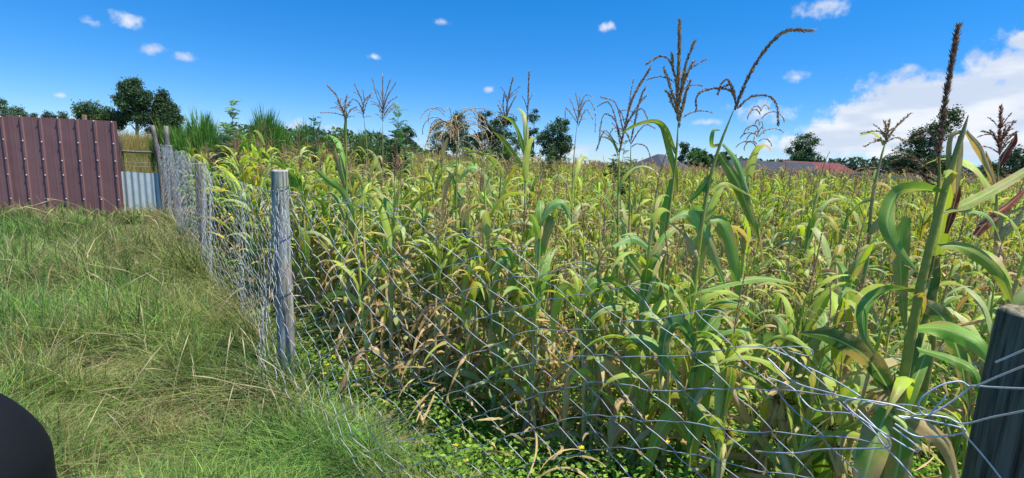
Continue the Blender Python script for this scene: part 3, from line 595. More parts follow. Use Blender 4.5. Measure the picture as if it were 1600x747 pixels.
    def post(xy, top, r, col, lean=(0, 0), S=18):
        g = Geo(); z0 = gz(*xy) - .2; K = 14; z = np.linspace(z0, top, K); k = (z - z0) / (top - z0)
        P = np.stack([xy[0] + lean[0] * k, xy[1] + lean[1] * k, z], -1); rr = r * (1.04 - .08 * k) * (1 + .02 * np.sin(k * 17))
        a = np.arange(S) / S * 2 * PI; rad = rr[:, None] * (1 + .035 * np.sin(3 * a + 1)[None] + .02 * np.sin(7 * a + k[:, None] * 2)) 
        cleft = np.exp(-((a - 4.6) / .16) ** 2)[None] * ss(.2, .9, k)[:, None]; rad = rad * (1 - .10 * cleft)
        Q = P[:, None] + np.stack([np.cos(a)[None] * rad, np.sin(a)[None] * rad, 0 * rad], -1); cc = np.ones((K, S, 3)) * col; 
        g.grid(Q[None], cc[None], close=True)
        capr = np.array([1, .97, .9, .6, .3, .01]); capz = np.array([0, .006, .008, .010, .008, .01]); jag = .004 * np.sin(5 * a)
        Cp = P[-1] + np.stack([np.cos(a)[None] * rad[-1] * capr[:, None], np.sin(a)[None] * rad[-1] * capr[:, None], capz[:, None] + jag[None] * (capr[:, None] < .99)], -1)
        g.grid(Cp[None], np.asarray(col) * (np.array([2.0, 1.9, 1.7]) if col[0] < .2 else 1.1), close=True); return g.build('post', M_WOOD, t, origin=o0)
    top = at(1597, 485, 1.14)
    pR = post((1.235, 1.10), top[2], .068, (.17, .165, .125)); tag(pR, 'nearest post, dark, split and pale on its sawn top')
    tA = at(434, 268, 3.18); pA = post((tA[0] + .01, tA[1]), tA[2], .054, (.52, .53, .50), (0, 0)); tag(pA, 'weathered light grey post with mesh drawn across it')
    for (xx, yy, dd) in ((304, 256, 7.45), (262, 228, 11.6)):
        q = at(xx, yy, dd); post((q[0], q[1] + .08), q[2], .05, (.34, .33, .29))
    post((FR2[0], FR2[1]), 1.35, .07, (.3, .29, .25))
    # wire strapped round the grey post
    g = Geo(); a = np.linspace(0, 2 * PI, 25)
    for zz in (.09, .42, .8): tube1(g, np.stack([tA[0] + .01 + .059 * np.cos(a), tA[1] + .059 * np.sin(a), tA[2] - zz + .01 * np.sin(a)], -1), .0025, [np.array([.1, .1, .1])], 4)
    g.build('wire_strap', M_WIRE, t, origin=o0)
wire_fence()

# ------------------------------------------------------------------ dark rounded drum at the lower left corner
def drum():
    c = at(-106, 747, 1.30); R0 = .262; o0 = np.array([c[0], c[1], gz(c[0], c[1])]); zs = c[2] - .02
    th = np.linspace(0, PI / 2 - .001, 24)
    prof = [(0.001, 0), (R0 * .97, 0), (R0, .02), (R0, .3), (R0 * 1.01, .33), (R0, .36), (R0, zs * .8)] + [(R0 * np.cos(a) ** 1.3, zs + .33 * np.sin(a) ** 1.3) for a in th]
    P = np.array([[p[0], 0, p[1]] for p in prof]); a = np.arange(64) / 64 * 2 * PI
    g = Geo(); g.grid(np.stack([P[:, None, 0] * np.cos(a), P[:, None, 0] * np.sin(a), P[:, None, 2] + 0 * a], -1)[None], (.005, .006, .009), close=True)
    o = g.build('plastic_drum', M_BLACK); o.location = tuple(o0); tag(o, 'matte black round shouldered plastic drum in the bottom left corner of the grass', 'drum')
drum()

# ------------------------------------------------------------------ maize builders
GREEN = np.array([.14, .29, .03]); BLUEG = np.array([.18, .33, .09]); YG = np.array([.35, .46, .05]); YEL = np.array([.55, .48, .05]); STRAW = np.array([.62, .43, .20]); BROWN = np.array([.26, .15, .07])
PURP = np.array([.34, .22, .16])

def leaves_geo(g, rng, base, az, e0, e1, Ln, W, K=12, cs=(-1, -.5, 0, .5, 1), twist=None, wav=.25, pw=1.3, fold=.35, bend=None, col=None, tip=None, tipcol=STRAW, tipstart=None):
    n = len(az); t = np.linspace(0, 1, K)[None]
    tw = np.zeros(n) if twist is None else twist; bend = np.zeros(n) if bend is None else bend
    pw = np.broadcast_to(pw, n)
    el = e0[:, None] + (e1 - e0)[:, None] * t ** pw[:, None]
    a = az[:, None] + bend[:, None] * t
    T = np.stack([np.cos(el) * np.cos(a), np.cos(el) * np.sin(a), np.sin(el)], -1)
    P = base[:, None] + np.concatenate([np.zeros((n, 1, 3)), np.cumsum(T[:, :-1], 1)], 1) * (Ln / (K - 1))[:, None, None]
    sd = np.stack([-np.sin(a), np.cos(a), 0 * a], -1); nm = np.cross(sd, T)
    th = tw[:, None] * t
    S_ = sd * np.cos(th)[..., None] + nm * np.sin(th)[..., None]; N_ = np.cross(S_, T)
    prof = (.5 + .5 * ss(0, .28, t)) * np.clip(1 - t ** 2.6, 0, 1) ** .85
    prof = np.maximum(prof, .015)
    w_ = (W / 2)[:, None] * prof
    cs = np.array(cs)[None, None]
    ph = rng.uniform(0, 6.28, (n, 1, 1)); fr = rng.uniform(9, 20, (n, 1, 1))
    wv = np.broadcast_to(wav, n)[:, None, None] * np.sin(fr * t[..., None] + ph + cs * 1.6) * cs ** 2
    fo = np.broadcast_to(fold, n)[:, None, None]
    Q = P[:, :, None] + S_[:, :, None] * (w_[..., None] * cs * np.sqrt(np.clip(1 - fo ** 2 * .8, .1, 1)))[..., None] + N_[:, :, None] * (w_[..., None] * (np.abs(cs) * fo + wv))[..., None]
    if col.ndim == 2: cc = np.repeat(col[:, None], K, 1)
    ts = rng.uniform(.6, 1.5, n) if tipstart is None else np.broadcast_to(tipstart, n)
    m = ss(ts[:, None, None], ts[:, None, None] + .25, t[..., None] + .12 * np.abs(cs) + rng.uniform(-.05, .05, (n, K, cs.shape[-1])))
    CC = cc[:, :, None] * (1 - m[..., None]) + np.asarray(tipcol) * m[..., None]
    uv = np.stack(np.broadcast_arrays(cs + 0 * t[..., None] + np.zeros((n, 1, 1)), t[..., None] + 0 * cs + rng.uniform(0, 5, (n, 1, 1))), -1)
    g.grid(Q, CC, uv)

def leaf_path(g, pts, W, col, roll=0., K=16, fold=.3, tipcol=STRAW, tipstart=1.3, rng=None, blunt=False, wav=.15, basew=.5):
    """a leaf whose midrib runs through world points; roll turns the blade about the midrib"""
    P = cr(pts, K); T = nrm(np.gradient(P, axis=0)); view = nrm(P - np.array([0, 0, EYE]))
    S_ = nrm(np.cross(T, view)); N_ = np.cross(S_, T)
    rr = np.linspace(roll, roll + .5, K)[:, None] if np.isscalar(roll) else np.interp(np.linspace(0, 1, K), np.linspace(0, 1, len(roll)), roll)[:, None]
    S2 = S_ * np.cos(rr) + N_ * np.sin(rr); N2 = np.cross(S2, T)
    t = np.linspace(0, 1, K)
    prof = (basew + (1 - basew) * ss(0, .3, t)) * np.clip(1 - t ** 3, 0, 1) ** .8; prof = np.maximum(prof, .02)
    w_ = W / 2 * prof; cs = np.linspace(-1, 1, 7)
    ph = rng.uniform(0, 6); wv = wav * np.sin(14 * t[:, None] + ph + cs * 1.7) * cs ** 2
    Q = P[:, None] + S2[:, None] * (w_[:, None] * cs * .95)[..., None] + N2[:, None] * (w_[:, None] * (np.abs(cs) * fold + wv))[..., None]
    m = ss(tipstart, tipstart + .2, t[:, None] + .1 * np.abs(cs))
    CC = np.asarray(col)[None, None] * (1 - m[..., None]) + np.asarray(tipcol) * m[..., None]
    uv = np.stack(np.broadcast_arrays(cs[None] + 0 * t[:, None], t[:, None] + rng.uniform(0, 5) + 0 * cs[None]), -1)
    g.grid(Q[None], CC[None], uv[None])

def spikes(g, P, rng, col, sz=.011, per=.004, wid=.0055, flare=.55):
    """spikelets round one branch polyline P (K,3)"""
    seg = np.linalg.norm(np.diff(P, axis=0), axis=1); ln = seg.sum(); n = max(4, int(ln / per)); u = rng.uniform(0, 1, n)
    cum = np.concatenate([[0], np.cumsum(seg)]) / ln
    B = np.stack([np.interp(u, cum, P[:, i]) for i in range(3)], -1)
    Tn = nrm(np.gradient(P, axis=0)); T = nrm(np.stack([np.interp(u, cum, Tn[:, i]) for i in range(3)], -1))
    r = nrm(np.cross(T, nrm(rng.normal(0, 1, (n, 3))))); d = nrm(T + r * flare * rng.uniform(.5, 1.3, (n, 1)))
    s = nrm(np.cross(d, r)); l = sz * rng.uniform(.7, 1.25, (n, 1))
    q = np.stack([B, B + d * l * .5 + s * wid / 2, B + d * l, B + d * l * .5 - s * wid / 2], 1)       # rhombus
    P4 = np.stack([np.stack([q[:, 0], q[:, 1]], 1), np.stack([q[:, 3], q[:, 2]], 1)], 1)
    cc = np.asarray(col)[None] * rng.uniform(.6, 1.5, (n, 1)); cc = cc + (rng.random((n, 1)) < .25) * np.array([.16, .13, .06])
    g.grid(P4, np.clip(cc, 0, 1)[:, None, None])

def tassel_geo(g, rng, base, axis, SL=.3, nb=9, BL=.17, col=PURP, droop=1.0, spread=.7, thick=.002, near=True, main_curve=0., az0=None, sz=.011, zone=.45, per=.004):
    base = np.asarray(base, float); axis = nrm(np.asarray(axis, float))
    az = rng.uniform(0, 6.28) if az0 is None else az0
    K = 12; t = np.linspace(0, 1, K)
    h = np.array([math.cos(az), math.sin(az), 0])
    ang = main_curve * t ** 1.5
    T = axis[None] * np.cos(ang)[:, None] + nrm(h - axis * (h @ axis))[None] * np.sin(ang)[:, None]
    Pm = base + np.concatenate([[np.zeros(3)], np.cumsum(T[:-1], 0)]) * SL / (K - 1)
    tubes(g, Pm[None], (thick * (1.3 - .6 * t))[None], np.asarray(col)[None] * .9, 4)
    if near: spikes(g, Pm[K // 4:], rng, col, sz, per * .6, flare=.35)
    K2 = 8; t2 = np.linspace(0, 1, K2)
    for i in range(nb):
        u = zone * (i + rng.uniform(0, .8)) / max(nb, 1); p0 = Pm[0] + (Pm[int(u * (K - 1))] - Pm[0])
        a = i * 2.4 + rng.uniform(-.5, .5); sp = spread * rng.uniform(.6, 1.3)
        hh = np.array([math.cos(a), math.sin(a), 0]); l = BL * rng.uniform(.6, 1.2) * (1.1 - u)
        el0 = PI / 2 - sp * .6; el1 = el0 - droop * rng.uniform(.6, 1.4)
        el = el0 + (el1 - el0) * t2 ** 1.1
        d = np.cos(el)[:, None] * hh + np.sin(el)[:, None] * axis
        Pb = p0 + np.concatenate([[np.zeros(3)], np.cumsum(d[:-1], 0)]) * l / (K2 - 1)
        tubes(g, Pb[None], (thick * .55 * (1.2 - .5 * t2))[None], np.asarray(col)[None], 3)
        if near: spikes(g, Pb[1:], rng, col, sz * .9, per)

def ear_geo(rng, base, az, size=1.0, col=None):
    e, s = Geo(), Geo(); col = np.array([.34, .36, .13]) if col is None else col
    d = nrm(np.array([math.cos(az) * .45, math.sin(az) * .45, .9])); K = 9; t = np.linspace(0, 1, K)
    P = base + d * (t * .19 * size)[:, None]; r = .026 * size * np.sin(np.clip(t * .93 + .12, 0, 1) * PI) ** .7 * (1 - .35 * t)
    tubes(e, P[None], r[None], (col[None] * (1 - t[:, None]) + np.array([.5, .42, .2]) * t[:, None])[None], 7)
    n = 10; tt = np.linspace(0, 1, 5); b = P[-1][None, None] + d * (tt * .05 * size)[None, :, None] + rng.normal(0, .018 * size, (n, 1, 3)) * tt[None, :, None] ** 1.3; b[:, :, 2] -= .03 * tt[None] ** 2
    tubes(s, b, np.full((n, 5), .0016), np.broadcast_to(np.array([.12, .045, .02]), (n, 3)), 3)
    for k in range(2):
        leaf_d = d + rng.normal(0, .12, 3)
        q = np.array([P[2], P[5] + leaf_d * .01 + rng.normal(0, .02, 3), P[-1] + leaf_d * .05 + rng.normal(0, .03, 3)])
        pp = cr(q, 5); sdv = nrm(np.cross(leaf_d, [0.3, .5, .1])); ww = np.array([.03, .03, .022, .012, .002])[:, None] * size
        e.grid(np.stack([pp - sdv * ww / 2, pp + sdv * ww / 2], 1)[None], np.array([.4, .38, .16]))
    return e, s

def maize(rng, H=1.35, n=11, dry=.3, Wm=.05, Lm=.5, lod=0, lean=.05, tassel=True, tcol=None, green=.5, ears=1, tn=8, path=None, droop=1.1, leafz=(0.08, .93), stalk_r=.009, per=.004, tsl=.26, tbl=.15, spread=.8, mc=.3, scol=None):
    """returns dict of Geo; path = optional stalk polyline (world points, ground to tassel)"""
    st, lv, ta, er = Geo(), Geo(), Geo(), []
    K = 12 if lod == 0 else (7 if lod == 1 else 4)
    if path is None:
        a = rng.uniform(0, 6.28); b = rng.uniform(0, 6.28); z = np.linspace(0, 1, K)
        S_ = np.stack([lean * H * z ** 1.6 * math.cos(a) + .012 * np.sin(5 * z + b), lean * H * z ** 1.6 * math.sin(a) + .012 * np.cos(4 * z + b), H * z], -1)
    else: K = 18; S_ = cr(path, K); z = np.linspace(0, 1, K)
    cst_top = np.array([.30, .20, .10])
    if scol is None: scol = np.array([.27, .30, .06]) if rng.random() > .35 else np.array([.38, .32, .12])
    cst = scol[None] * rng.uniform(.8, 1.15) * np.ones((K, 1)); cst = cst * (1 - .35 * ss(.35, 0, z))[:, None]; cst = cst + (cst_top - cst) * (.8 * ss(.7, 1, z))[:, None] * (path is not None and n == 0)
    rr = stalk_r * (1.12 - .82 * z ** 1.1) * (1 - .75 * ss(.9, 1, z))
    if lod < 2:
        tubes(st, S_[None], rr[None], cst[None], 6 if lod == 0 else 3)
    else:
        sdv = np.array([math.cos(1.), 0, 0]) * rr[:, None]; st.grid(np.stack([S_ - sdv, S_ + sdv], 1)[None], cst[None, :, None])
    # leaves
    u = np.linspace(leafz[0], leafz[1], n) + rng.uniform(-.02, .02, n); u = np.clip(u, 0.02, .99)
    base = np.stack([np.interp(u, z, S_[:, i]) for i in range(3)], -1)
    az = rng.uniform(0, 6.28) + np.arange(n) * PI + rng.normal(0, .45, n)
    isdry = rng.random(n) < np.clip(dry * 1.85 * (1.3 - 1.4 * u), 0.05, 1)
    size = np.sin(np.clip(.2 + u * .95, 0, 1) * PI) ** .5
    Ln = Lm * (.55 + .6 * size) * rng.uniform(.75, 1.2, n); W = Wm * (.6 + .5 * size) * rng.uniform(.75, 1.15, n)
    e0 = np.radians(rng.uniform(62, 88, n)); e1 = np.radians(rng.uniform(-89, -25, n)); pw = rng.uniform(1.0, 2.6, n)
    tw = rng.normal(0, .7, n)
    e0[isdry] = np.radians(rng.uniform(0, 50, isdry.sum())); e1[isdry] = np.radians(rng.uniform(-92, -80, isdry.sum())); pw[isdry] = rng.uniform(.35, .6, isdry.sum())
    W[isdry] *= .62; Ln[isdry] *= .8; tw[isdry] = rng.normal(0, 3, isdry.sum())
    fold = np.where(isdry, .7, rng.uniform(.15, .5, n)); wav = np.where(isdry, .5, rng.uniform(.08, .3, n))
    mixv = rng.random((n, 1)); gc = np.where(mixv < green, GREEN * (1 - mixv) + BLUEG * mixv, YG)
    gc = gc * rng.uniform(.75, 1.3, (n, 1)); pale = rng.random((n, 1)) < .22; gc = np.where(pale, np.array([.38, .47, .17]) * rng.uniform(.8, 1.1, (n, 1)), gc); yel = (rng.random((n, 1)) < .11); gc = np.where(yel, YEL * rng.uniform(.7, 1, (n, 1)), gc)
    dc = STRAW * rng.uniform(.6, 1.1, (n, 1)); dc = np.where(rng.random((n, 1)) < .3, BROWN * 1.2, dc)
    col = np.where(isdry[:, None], dc, gc)
    cs = (-1, -.5, 0, .5, 1) if lod == 0 else ((-1, 0, 1) if lod == 1 else (-1, 1))
    KL = 13 if lod == 0 else (7 if lod == 1 else 4)
    if n: leaves_geo(lv, rng, base, az, e0, e1, Ln, W, KL, cs, tw, wav, pw, fold, rng.normal(0, .4, n), col)
    # sheaths hug the stalk above each node
    if lod == 0 and n:
        for i in range(n):
            uu = np.linspace(max(u[i] - .075, 0.005), u[i], 4); Pp = np.stack([np.interp(uu, z, S_[:, k]) for k in range(3)], -1)
            r_ = np.interp(uu, z, rr) * np.array([1.1, 1.22, 1.3, 1.5]); tubes(st, Pp[None], r_[None], (col[i] * .8 + scol * .3)[None], 6)
    if tassel:
        tc_ = tcol if tcol is not None else (np.array([.32, .17, .12]) if rng.random() < .45 else np.array([.45, .32, .18]))
        ax = nrm(S_[-1] - S_[-3]) if lod < 2 else np.array([0, 0, 1.])
        if lod == 2:
            for k in range(6):
                a = rng.uniform(0, 6.28); sp = rng.uniform(0, .6); d = np.array([math.cos(a) * sp, math.sin(a) * sp, 1.]); q = np.array([S_[-1], S_[-1] + d * .11, S_[-1] + d * .2 + np.array([math.cos(a), math.sin(a), -.3]) * sp * .1])
                ta.grid(np.stack([q - [.010, 0, 0], q + [.010, 0, 0]], 1)[None], tc_)
        else: tassel_geo(ta, rng, S_[-1], ax, tsl * rng.uniform(.8, 1.2), tn if lod == 0 else 7, tbl, tc_, droop, spread, .0022 if lod == 0 else .004, lod == 0, mc, per=per)
    for k in range(ears if lod < 2 else 0):
        uu = rng.uniform(.38, .58); b = np.array([np.interp(uu, z, S_[:, i]) for i in range(3)])
        er.append(ear_geo(rng, b, rng.uniform(0, 6.28), rng.uniform(.75, 1.05)))
    return dict(stalk=st, leaves=lv, tassel=ta, ear=er)

def maize_objects(parts, label, loc, group=None):
    t = thing('maize_plant', label, 'maize plant', loc, group)
    o0 = tuple(float(v) for v in loc)
    for nm, mt in (('stalk', M_STALK), ('leaves', M_LEAF), ('tassel', M_TASSEL)):
        if parts[nm].n: parts[nm].build(nm, mt, t, origin=o0)
    for e_, s_ in parts['ear']:
        e = e_.build('ear', M_STALK, t, origin=o0); s_.build('silk', M_TASSEL, e, origin=o0)
    return t
def copy_tree(o, parent=None):
    c = o.copy(); C.objects.link(c)
    if parent is not None: c.parent = parent
    for ch in list(o.children): copy_tree(ch, c)
    return c

# ------------------------------------------------------------------ hero plants seen one by one in the photograph
def hero(seed, label, stalk_px, depth, nleaf=8, leaves=(), tassel=None, radius=.011, dry=.3, green=.5, Wm=.06, Lm=.6, leafz=(.05, .7), ears=1, tcol=None, extra=None, scol=None, bushy=0):
    rng = np.random.default_rng(seed)
    top = atv([(x, y, depth + (dd[0] if dd else 0)) for x, y, *dd in stalk_px])
    low = top[0]; bx, by = low[0] + rng.uniform(-.03, .03), low[1] + .02
    gz = float(ground_z(bx, by)) - .02
    path = np.vstack([[bx, by, gz], [bx + .3 * (low[0] - bx), by, gz + .5 * (low[2] - gz)], top]) if low[2] - gz > .25 else np.vstack([[bx, by, gz], top])
    p = maize(rng, n=nleaf, dry=dry, Wm=Wm, Lm=Lm, tassel=False, path=path, green=green, leafz=leafz, ears=ears, stalk_r=radius, scol=scol)
    if tassel:
        tc_ = tcol if tcol is not None else PURP
        for br in tassel:                      # each branch: (pixel path, thickness)
            pts, th = br[0], br[1]
            P = cr(atv([(x, y, depth + (dd[0] if dd else 0)) for x, y, *dd in pts]), 14)
            tubes(p['tassel'], P[None], (th * np.linspace(1.2, .6, 14))[None], np.asarray(tc_)[None] * .9, 4)
            spikes(p['tassel'], P, rng, tc_, 1.35 * (br[2] if len(br) > 2 else .011), .8 * (br[3] if len(br) > 3 else .0022), flare=.7, wid=.0062)
    if bushy:                                  # short side branches crowding the lower tassel
        br0 = cr(atv([(x, y, depth) for x, y, *dd in tassel[0][0]]), 20); L0 = np.linalg.norm(np.diff(br0, axis=0), axis=1).sum()
        for i in range(bushy):
            p0 = br0[int(rng.uniform(0, 9))]; a = rng.uniform(0, 6.28); l = L0 * rng.uniform(.25, .5); t8 = np.linspace(0, 1, 7); el = rng.uniform(.7, 1.35) - rng.uniform(.2, 1.3) * t8
            P = p0 + np.cumsum(np.stack([np.cos(el) * math.cos(a), np.cos(el) * math.sin(a), np.sin(el)], -1), 0) * l / 7; tc_ = tcol if tcol is not None else PURP
            tubes(p['tassel'], P[None], np.full((1, 7), .0014), np.asarray(tc_)[None], 3); spikes(p['tassel'], P, rng, tc_, .012, .0022, flare=.6)
    for lf in leaves:
        pts, W, col = lf[0], lf[1], lf[2]; kw = lf[3] if len(lf) > 3 else {}
        leaf_path(p['leaves'], atv([(x, y, depth + (dd[0] if dd else 0)) for x, y, *dd in pts]), W, col, rng=rng, **kw)
    if extra: extra(p, rng, depth)
    return maize_objects(p, label, (bx, by, gz))
LG = np.array([.20, .34, .05]); DG = np.array([.045, .11, .03])
RED = np.array([.22, .035, .02])

hero(11, 'thick maize stalk nearest the right fence post with a dry broken top', [(1392, 700), (1410, 600), (1437, 455), (1462, 350), (1484, 270), (1502, 215), (1513, 180)], 1.4, nleaf=0, radius=.0165, ears=0, scol=np.array([.30, .31, .05]), leaves=[
    ([(1476, 302), (1440, 296), (1402, 302), (1386, 345, -.03), (1400, 385, -.06), (1436, 428, -.1)], .05, LG, dict(roll=[1.1, 1.0, .5, 0, 0], tipstart=.97)),
    ([(1474, 332), (1510, 318), (1560, 292, .05), (1610, 262, .1), (1660, 225, .15)], .034, YG * .7, dict(roll=[.8, .3, .2, .1])),
    ([(1474, 330), (1510, 328), (1540, 335), (1556, 355), (1567, 388)], .02, BLUEG * 1.2, dict(roll=.8)),
    ([(1468, 384), (1500, 385), (1535, 402), (1565, 435), (1583, 476)], .045, YG * .7, dict(roll=[.9, .6, .3, 0])),
    ([(1430, 456), (1388, 453), (1352, 478, -.05), (1350, 520, -.07), (1368, 558, -.08)], .04, GREEN, dict(roll=[1.1, .8, .3, .2])),
    ([(1393, 615), (1355, 560, -.03), (1300, 528, -.08), (1248, 520, -.12)], .07, DG * 1.2, dict(roll=[.5, .2, .5, .9], tipstart=1.4)),
    ([(1430, 512), (1478, 514, -.04), (1525, 538, -.1), (1552, 576, -.14)], .062, GREEN * 1.5, dict(roll=[.7, .5, .1, -.2])),
    ([(1434, 545), (1485, 560), (1524, 584, -.05), (1532, 645, -.06)], .035, GREEN, dict(roll=[.8, .6, .2])),
    ([(1418, 340, .1), (1408, 380, .1), (1408, 440, .1), (1415, 520, .08)], .05, LG, dict(roll=[.3, 0, .2])),
    ([(1386, 640), (1368, 690, -.05), (1352, 745, -.08), (1335, 820, -.1)], .085, GREEN * 1.2, dict(roll=[.2, 0, 0], tipstart=.6)),
    ([(1402, 640), (1408, 690, -.05), (1396, 760, -.08), (1380, 830, -.1)], .07, GREEN * 1.1, dict(roll=[-.3, 0, 0])),
    ([(1440, 470), (1475, 500, .1), (1500, 560, .15), (1515, 640, .15)], .06, DG * 1.5, dict(roll=[.3, 0, .2])),
    ([(1462, 400), (1450, 450, .1), (1432, 520, .1), (1420, 600, .08)], .06, DG * 1.3, dict(roll=[.5, .2, .1])),
    ([(1502, 212), (1496, 250), (1494, 290), (1497, 325)], .025, STRAW * 1.1, dict(roll=[.2, 0, .6], fold=.6)),
    ([(1506, 205), (1488, 216), (1484, 262), (1479, 300)], .018, STRAW * .5, dict(roll=.5, fold=.7)),
    ([(1510, 205), (1532, 235, .05), (1548, 270, .08), (1560, 300, .1)], .022, STRAW * .8, dict(roll=.3, fold=.5)),
    ([(1478, 365), (1488, 330), (1496, 300), (1500, 290)], .02, RED * .7, dict(roll=.2, fold=.5)),
    ([(1398, 645), (1440, 665, -.03), (1480, 700, -.05), (1500, 770, -.05)], .06, STRAW * .7, dict(roll=.2, tipstart=.3)),
    ([(1400, 660), (1372, 700, -.03), (1350, 760, -.05)], .05, STRAW * .9, dict(roll=.2, tipstart=.3)),
])
hero(12, 'thin maize plant whose single upright dark spike rises highest on the right', [(1455, 560), (1458, 420), (1462, 330), (1467, 285), (1468, 235)], 1.62, nleaf=2, radius=.012, ears=0, leafz=(.3, .5), tassel=[
    ([(1468, 240), (1475, 170), (1485, 110), (1497, 44)], .004, .017, .0009),
    ([(1468, 260), (1462, 225), (1450, 205), (1432, 215)], .0015),
    ([(1466, 275), (1450, 262), (1425, 245), (1395, 252)], .0015, .008),
    ([(1466, 285), (1445, 275), (1410, 262), (1380, 268, .05)], .0014, .008),
    ([(1464, 290), (1450, 285), (1435, 262), (1418, 240)], .0014, .008)], tcol=np.array([.20, .12, .10]))
hero(13, 'tall maize plant with a dense upright tassel and one arching branch', [(1012, 640), (1030, 490), (1044, 345), (1056, 250), (1060, 185)], 2.4, bushy=8, nleaf=5, radius=.013, green=.8, leafz=(.12, .55), ears=1, Wm=.07, Lm=.7, leaves=[
    ([(1056, 240), (1040, 205), (1022, 190), (990, 198), (962, 215)], .035, YG * .8, dict(roll=[.2, .4, 1.0, .9])),
    ([(1057, 300), (1052, 262), (1042, 225), (1030, 190)], .035, YG * .7, dict(roll=[.4, .2, .2], tipstart=.95)),
    ([(1050, 280), (1040, 340), (1035, 400), (1040, 430)], .05, GREEN * 1.3, dict(roll=[.5, .2, .2])),
    ([(1035, 480), (1010, 440), (985, 405), (975, 390)], .06, BLUEG * 1.2, dict(roll=[.6, .4])),
    ([(1045, 345), (1075, 335), (1098, 370), (1135, 460)], .05, BLUEG * 1.3, dict(roll=[.7, .3, .1])),
    ([(958, 385, -.1), (990, 372), (1020, 395), (1032, 430)], .05, BLUEG, dict(roll=[.7, .4])),
    ([(1032, 470), (1000, 470), (960, 440), (930, 440)], .06, GREEN * 1.2, dict(roll=[.7, .4]))], tassel=[
    ([(1060, 190), (1059, 140), (1061, 90), (1062, 34)], .004, .016, .0008),
    ([(1061, 165), (1066, 130), (1072, 100), (1085, 65)], .0022, .014, .0011),
    ([(1060, 160), (1066, 140), (1074, 115), (1083, 97)], .0022, .013, .0012),
    ([(1060, 165), (1055, 120), (1046, 95), (1032, 88), (1010, 100)], .002, .010, .0016),
    ([(1060, 175), (1050, 145), (1044, 125), (1037, 108)], .0022, .014, .0012),
    ([(1060, 180), (1052, 165), (1046, 150), (1041, 142)], .002, .013, .0013),
    ([(1060, 175), (1057, 130), (1052, 110), (1050, 85)], .002, .014, .0012),
    ([(1060, 185), (1066, 165), (1072, 145), (1078, 128)], .002, .013, .0013),
    ([(1061, 200), (1064, 180), (1068, 165), (1071, 150)], .002, .012, .0015)], tcol=np.array([.33, .22, .12]))
hero(14, 'maize plant whose long dark tassel spike sweeps over to the upper right', [(1072, 560), (1090, 400), (1104, 305), (1122, 235), (1148, 168)], 2.15, nleaf=4, radius=.014, green=.7, leafz=(.1, .45), Wm=.08, Lm=.7, leaves=[
    ([(1110, 345), (1128, 350), (1145, 400), (1155, 470)], .075, LG * 1.1, dict(roll=[.6, .2, 0])),
    ([(1100, 335), (1085, 330), (1108, 375), (1134, 450)], .06, BLUEG * 1.4, dict(roll=[.9, .4, .1])),
    ([(1124, 240), (1152, 285), (1170, 330), (1188, 380)], .06, YG * .6, dict(roll=[.5, .2, .1], tipstart=1)),
    ([(1128, 225), (1112, 228), (1114, 205), (1126, 203)], .022, GREEN * 1.4, dict(roll=[.8, .2])),
    ([(1130, 225), (1150, 250), (1165, 290), (1170, 318)], .03, BLUEG * 1.2, dict(roll=[.8, .4])),
    ([(1108, 300), (1130, 285), (1150, 292), (1180, 310)], .03, YG, dict(roll=[.9, .6])),
    ([(1095, 455), (1150, 440), (1200, 435), (1245, 445)], .045, LG, dict(roll=[.8, .7, .8])),
    ([(1100, 300), (1108, 280), (1092, 300), (1070, 320)], .04, GREEN, dict(roll=[.7, .3]))], tassel=[
    ([(1148, 172), (1165, 130), (1190, 85), (1225, 50), (1269, 48)], .004, .014, .0009),
    ([(1150, 165), (1143, 143), (1115, 138), (1090, 148), (1088, 172)], .0022, .010, .0014),
    ([(1146, 150), (1138, 126), (1128, 130), (1122, 145)], .0022, .010, .0014),
    ([(1150, 155), (1146, 140), (1142, 132), (1125, 138)], .0018, .009, .0018),
    ([(1152, 170), (1172, 152), (1200, 150), (1214, 165), (1216, 194)], .0022, .010, .0014)], tcol=np.array([.23, .16, .13]))
hero(15, 'maize plant with two dark spikes and many thin curling tassel branches beside the tallest tassel', [(962, 520), (965, 420), (966, 300), (968, 235)], 3.1, bushy=5, nleaf=8, radius=.012, green=.6, leafz=(.1, .9), Lm=.6, tassel=[
    ([(968, 238), (978, 190), (990, 150), (1016, 106)], .004, .016, .0012),
    ([(972, 225), (962, 190), (945, 178), (938, 200), (936, 225)], .002, .010, .002),
    ([(970, 230), (960, 180), (950, 160), (935, 165)], .002, .010, .002),
    ([(972, 215), (985, 185), (1002, 170), (1012, 185)], .002, .010, .002),
    ([(968, 240), (956, 215), (944, 205), (932, 235)], .002, .010, .002),
    ([(974, 205), (966, 172), (958, 158), (940, 152)], .002, .010, .002),
    ([(976, 200), (990, 175), (1000, 160), (1010, 150)], .0022, .012, .002)])
hero(16, 'maize plant with a fork of brown tassel spikes beside the curling one', [(985, 520), (983, 400), (984, 300), (986, 215)], 3.4, bushy=5, nleaf=7, radius=.011, green=.5, tassel=[
    ([(986, 220), (994, 180), (1002, 150), (1008, 138)], .003, .014, .0015),
    ([(986, 225), (998, 205), (1010, 195), (1022, 200)], .002, .01, .002),
    ([(986, 225), (976, 205), (960, 200), (950, 215)], .002, .01, .002),
    ([(986, 230), (996, 225), (1010, 230), (1018, 250)], .002, .01, .002)])
